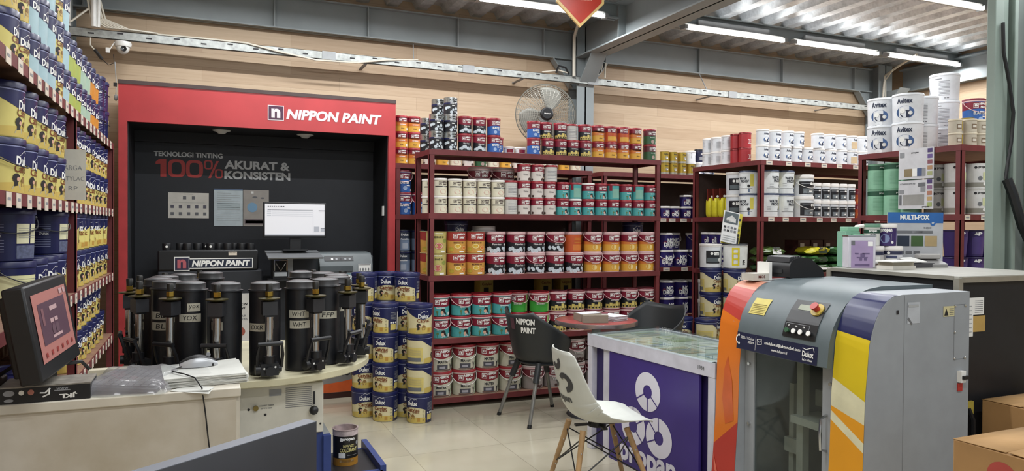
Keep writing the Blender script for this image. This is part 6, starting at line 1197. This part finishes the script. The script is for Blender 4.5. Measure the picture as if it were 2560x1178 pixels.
for a_, b_, c_, d_ in ((-.04, -.02, .075, .082), (-.01, .015, .06, .08), (.0, .04, .075, .082), (-.03, .03, .055, .06), (-.015, .0, .04, .055), (.01, .025, .04, .055), (-.04, .04, .01, .022)): m.frect(fq, a_, b_, c_, d_, PUT)
fs_ = plane((.076, 0, 0), (0, 1, 0), (0, 0, 1)); m.frect(fs_, -.03, -.02, .05, .14, GK)
for i in range(6): m.frect(fs_, -.005, .035, .06+.012*i, .064+.012*i, GL)
part('label', m, t, 'lilac printed label'); m = M(); m.box(-.077, .077, -.052, .052, .172, .178, CHROME); m.lathe([(0, .186), (.03, .186), (.032, .178)], mat('#6a9a80', .4), 18); part('lid', m, t)
m = M(); m.box(3.33, 3.5, 2.7, 2.8, zc_, zc_+.02, mat('#cfccc4', .5)); m.box(3.34, 3.5, 2.71, 2.8, zc_+.02, zc_+.04, mat('#9a9484', .5)); m.box(3.32, 3.49, 2.69, 2.8, zc_+.04, zc_+.046, PRW); solo('catalogue_stack', m, 'stack of cream catalogues beside the lilac tin', 'books')
def vessel(x, y, z, r, h, base, deco, label, name='paint_pail', cat='paint pail', lid=WH, rz=-30, handle=False):
    c = Can(r*.96, r, h-.02); c.shell(base, WH, .05); deco(c); t = thing(name, label, cat, (x, y, z), rz, 'sample pails on the black cabinet'); part('body', c, t); o = part('lid', lid_mesh(r, .02, lid, 'lid'), t); o.location = (0, 0, h-.02)
    if handle: m = M(); m.tube([(-r, 0, h*.9), (-r-.04, 0, h*.85), (-r-.055, 0, h*.6), (-r-.03, 0, h*.35), (-r+.01, 0, h*.3)], .012, WH, 8); part('handle', m, t)
    return t
BLU_ = mat('#c6c6cc', .45)
def dd1(c): c.band(-180, 170, .72, .92, mat('#2a2d4a', .4)); c.rect(-50, 10, .3, .66, PRW); c.rect(-50, 10, .5, .66, mat('#3f4668', .4), .0016); c.rect(20, 60, .5, .55, GL); c.rect(20, 60, .4, .43, GL); c.disc(-36, .82, .008, PRW, .0016)
vessel(3.60, 2.93, zc_, .055, .118, mat('#cfcfd3', .4), dd1, 'white sample pail with navy band on the black cabinet'); 
def dd2(c): c.band(-180, 170, .7, .9, mat('#2a2d4a', .4)); c.rect(-30, 20, .25, .62, PRW); c.rect(-30, 20, .1, .22, mat('#6a5a50', .4))
vessel(3.485, 2.95, zc_, .05, .118, mat('#c6c3c2', .4), dd2, 'grey sample pail half hidden behind the lilac tin')
def dd3(c): c.text('propan', -20, .82, .06, .022, PRW, .05); c.disc(-28, .4, .025, mat('#7d8ab0', .4), n=14); c.rect(6, 10, .2, .65, GL); c.disc(16, .2, .008, PRW); c.rect(40, 60, .25, .75, mat('#4a3a78', .4))
vessel(3.575, 2.945, zc_+.1185, .052, .125, mat('#3a2860', .4), dd3, 'dark purple sample pail stacked on the white pails')
def dd4(c): c.band(-180, 170, .68, .88, mat('#24483a', .4)); c.text('propan', -10, .78, .04, .012, PRW, .03); c.disc(-20, .52, .012, GK); c.disc(0, .56, .009, GK); c.rect(-30, -8, .14, .34, GK); c.rect(-4, 10, .14, .34, mat('#4a4238', .5))
vessel(3.472, 2.955, zc_+.1185, .042, .125, mat('#cfd0ca', .4), dd4, 'white and green jar with a curved handle on the sample pails', 'paint_jar', 'paint can', mat('#5f8a72', .4), -30, True)
m = M(); m.box(3.29, 3.40, 2.97, 3.03, zc_, zc_+.2, mat('#7fae96', .45)); m.box(3.31, 3.4, 2.975, 3.03, zc_+.2, zc_+.225, mat('#86b89c', .45)); solo('green_carton', m, 'mint green carton behind the lilac tin', 'box', bevel=.003)
t = thing('colour_board', 'grey display board with blue heading leaning on the black cabinet', 'display board', (3.83, 2.96, zc_), -24); m = M(); m.box(-.16, .16, 0, .008, 0, .312, mat('#b7b9bd', .45)); part('board', m, t)
m = M(); fp = plane((0, -.001, 0), (1, 0, 0), (0, 0, 1)); fq = plane((0, -.002, 0), (1, 0, 0), (0, 0, 1)); m.frect(fp, -.16, .16, .25, .312, mat('#2c64a8', .4)); m.ftext(fq, 'MULTI-POX', -.005, .284, .17, .03, PRW, .04); m.fdisc(fq, .1, .25, .016, mat('#2c64a8', .4), 16); m.ftext(plane((0, -.003, 0), (1, 0, 0), (0, 0, 1)), 'MP', .1, .25, .014, .008, PRW); m.ftext(fq, 'INDO', .07, .222, .045, .01, GK, .03); m.frect(fq, -.13, .1, .19, .205, GK); m.frect(fq, -.02, .04, .192, .203, GREYT)
for i, cc in enumerate(('#1e2a3c', '#3f5c30', '#b09a70')): m.frect(fq, -.105+.08*i, -.035+.08*i, .115, .175, mat(cc, .45)); m.frect(fq, -.1+.045*i, -.065+.045*i, .07, .088, GK)
part('print', m, t, 'heading and colour samples')
t = thing('desk_telephone', 'grey desk telephone by the display board', 'telephone', (3.8, 2.84, zc_), -20); m = M(); m.prism([(-.05, 0), (.06, 0), (.06, .05), (-.05, .02)], 'x', -.07, .07, mat('#8a8988', .45)); part('base', m, t, bevel=.004); m = M(); m.box(-.065, .065, .0, .05, .045, .075, mat('#a9a7a4', .45)); part('handset', m, t, bevel=.008)
m = M(); m.box(3.6, 3.78, 2.8, 2.86, zc_, zc_+.025, mat('#45464a', .4)); m.prism([(2.8, zc_+.03), (2.9, zc_+.05), (2.9, zc_+.055), (2.8, zc_+.035)], 'x', 3.6, 3.72, PRW); solo('document_tray', m, 'open folder and papers in front of the sample pails', 'papers')
# ================================================================ cartons on the floor at the right
CBD = mat('#b08a5a', .7, noise=.08, scale=5); CBD2 = mat('#a27c4e', .7, noise=.08, scale=5)
def carton(name, label, x0, x1, y0, y1, h, deco=None, z0=0):
    t = thing('cardboard_box', label, 'box', ((x0+x1)/2, (y0+y1)/2, z0), 0, 'cartons on the floor'); m = M(); m.box(x0, x1, y0, y1, z0, z0+h-.004, CBD2); part('carton', m, t, bevel=.004, world=True)
    ym = (y0+y1)/2; m = M(); m.add([(x0, y0, z0+h-.002), (x1, y0, z0+h-.002), (x1, ym-.004, z0+h+.012), (x0, ym-.004, z0+h+.004)], [(0, 1, 2, 3)], CBD); o = part('flap', m, t, world=True); o.modifiers.new('t', 'SOLIDIFY').thickness = .003
    m = M(); m.add([(x0, y1, z0+h-.002), (x1, y1, z0+h-.002), (x1, ym+.004, z0+h+.004), (x0, ym+.004, z0+h+.002)], [(0, 3, 2, 1)], CBD); o = part('flap', m, t, world=True); o.modifiers.new('t', 'SOLIDIFY').thickness = .003
    if deco: m = M(); deco(m); part('print', m, t, world=True)
def c1(m): 
    fp = plane((2.43, 1.349, .66), (1, 0, 0), (0, 0, 1)); m.ftext(plane((2.43, 1.349, .66), (1, 0, 0), (0, 0, 1)), 'SC', .15, 0, .2, .1, mat('#a23a38', .6), .06)
    fl = plane((2.429, 1.5, .68), (0, -1, 0), (0, 0, 1)); m.fdisc(fl, -.05, -.02, .05, mat('#a5443c', .6), 18); m.fmap(fl, [(.06, .0), (.12, -.05), (.1, .02), (.11, .05), (.08, .03)], INK); m.ftext(fl, 'S', .03, -.01, .06, .07, mat('#a23a38', .6), .08)
carton('b', 'nearest open carton with red print at the bottom right', 2.43, 2.85, 1.35, 1.72, .745, c1)
def c2(m):
    fp = plane((3.53, 1.848, .6), (1, 0, 0), (0, 0, 1)); m.ftext(fp, 'MAHKOTAJAYA', -.02, .015, -.36, -.065, mat('#3a2c1c', .6), .05); m.ftext(fp, 'NAMA KANTONG', .05, .075, .2, .014, mat('#7a4a2c', .6))
carton('b', 'carton with upside-down black print behind the nearest one', 3.3, 3.78, 1.85, 2.2, .7, c2)
carton('b', 'small flat carton on top of the printed carton', 3.56, 3.78, 1.95, 2.15, .05, None, .716)
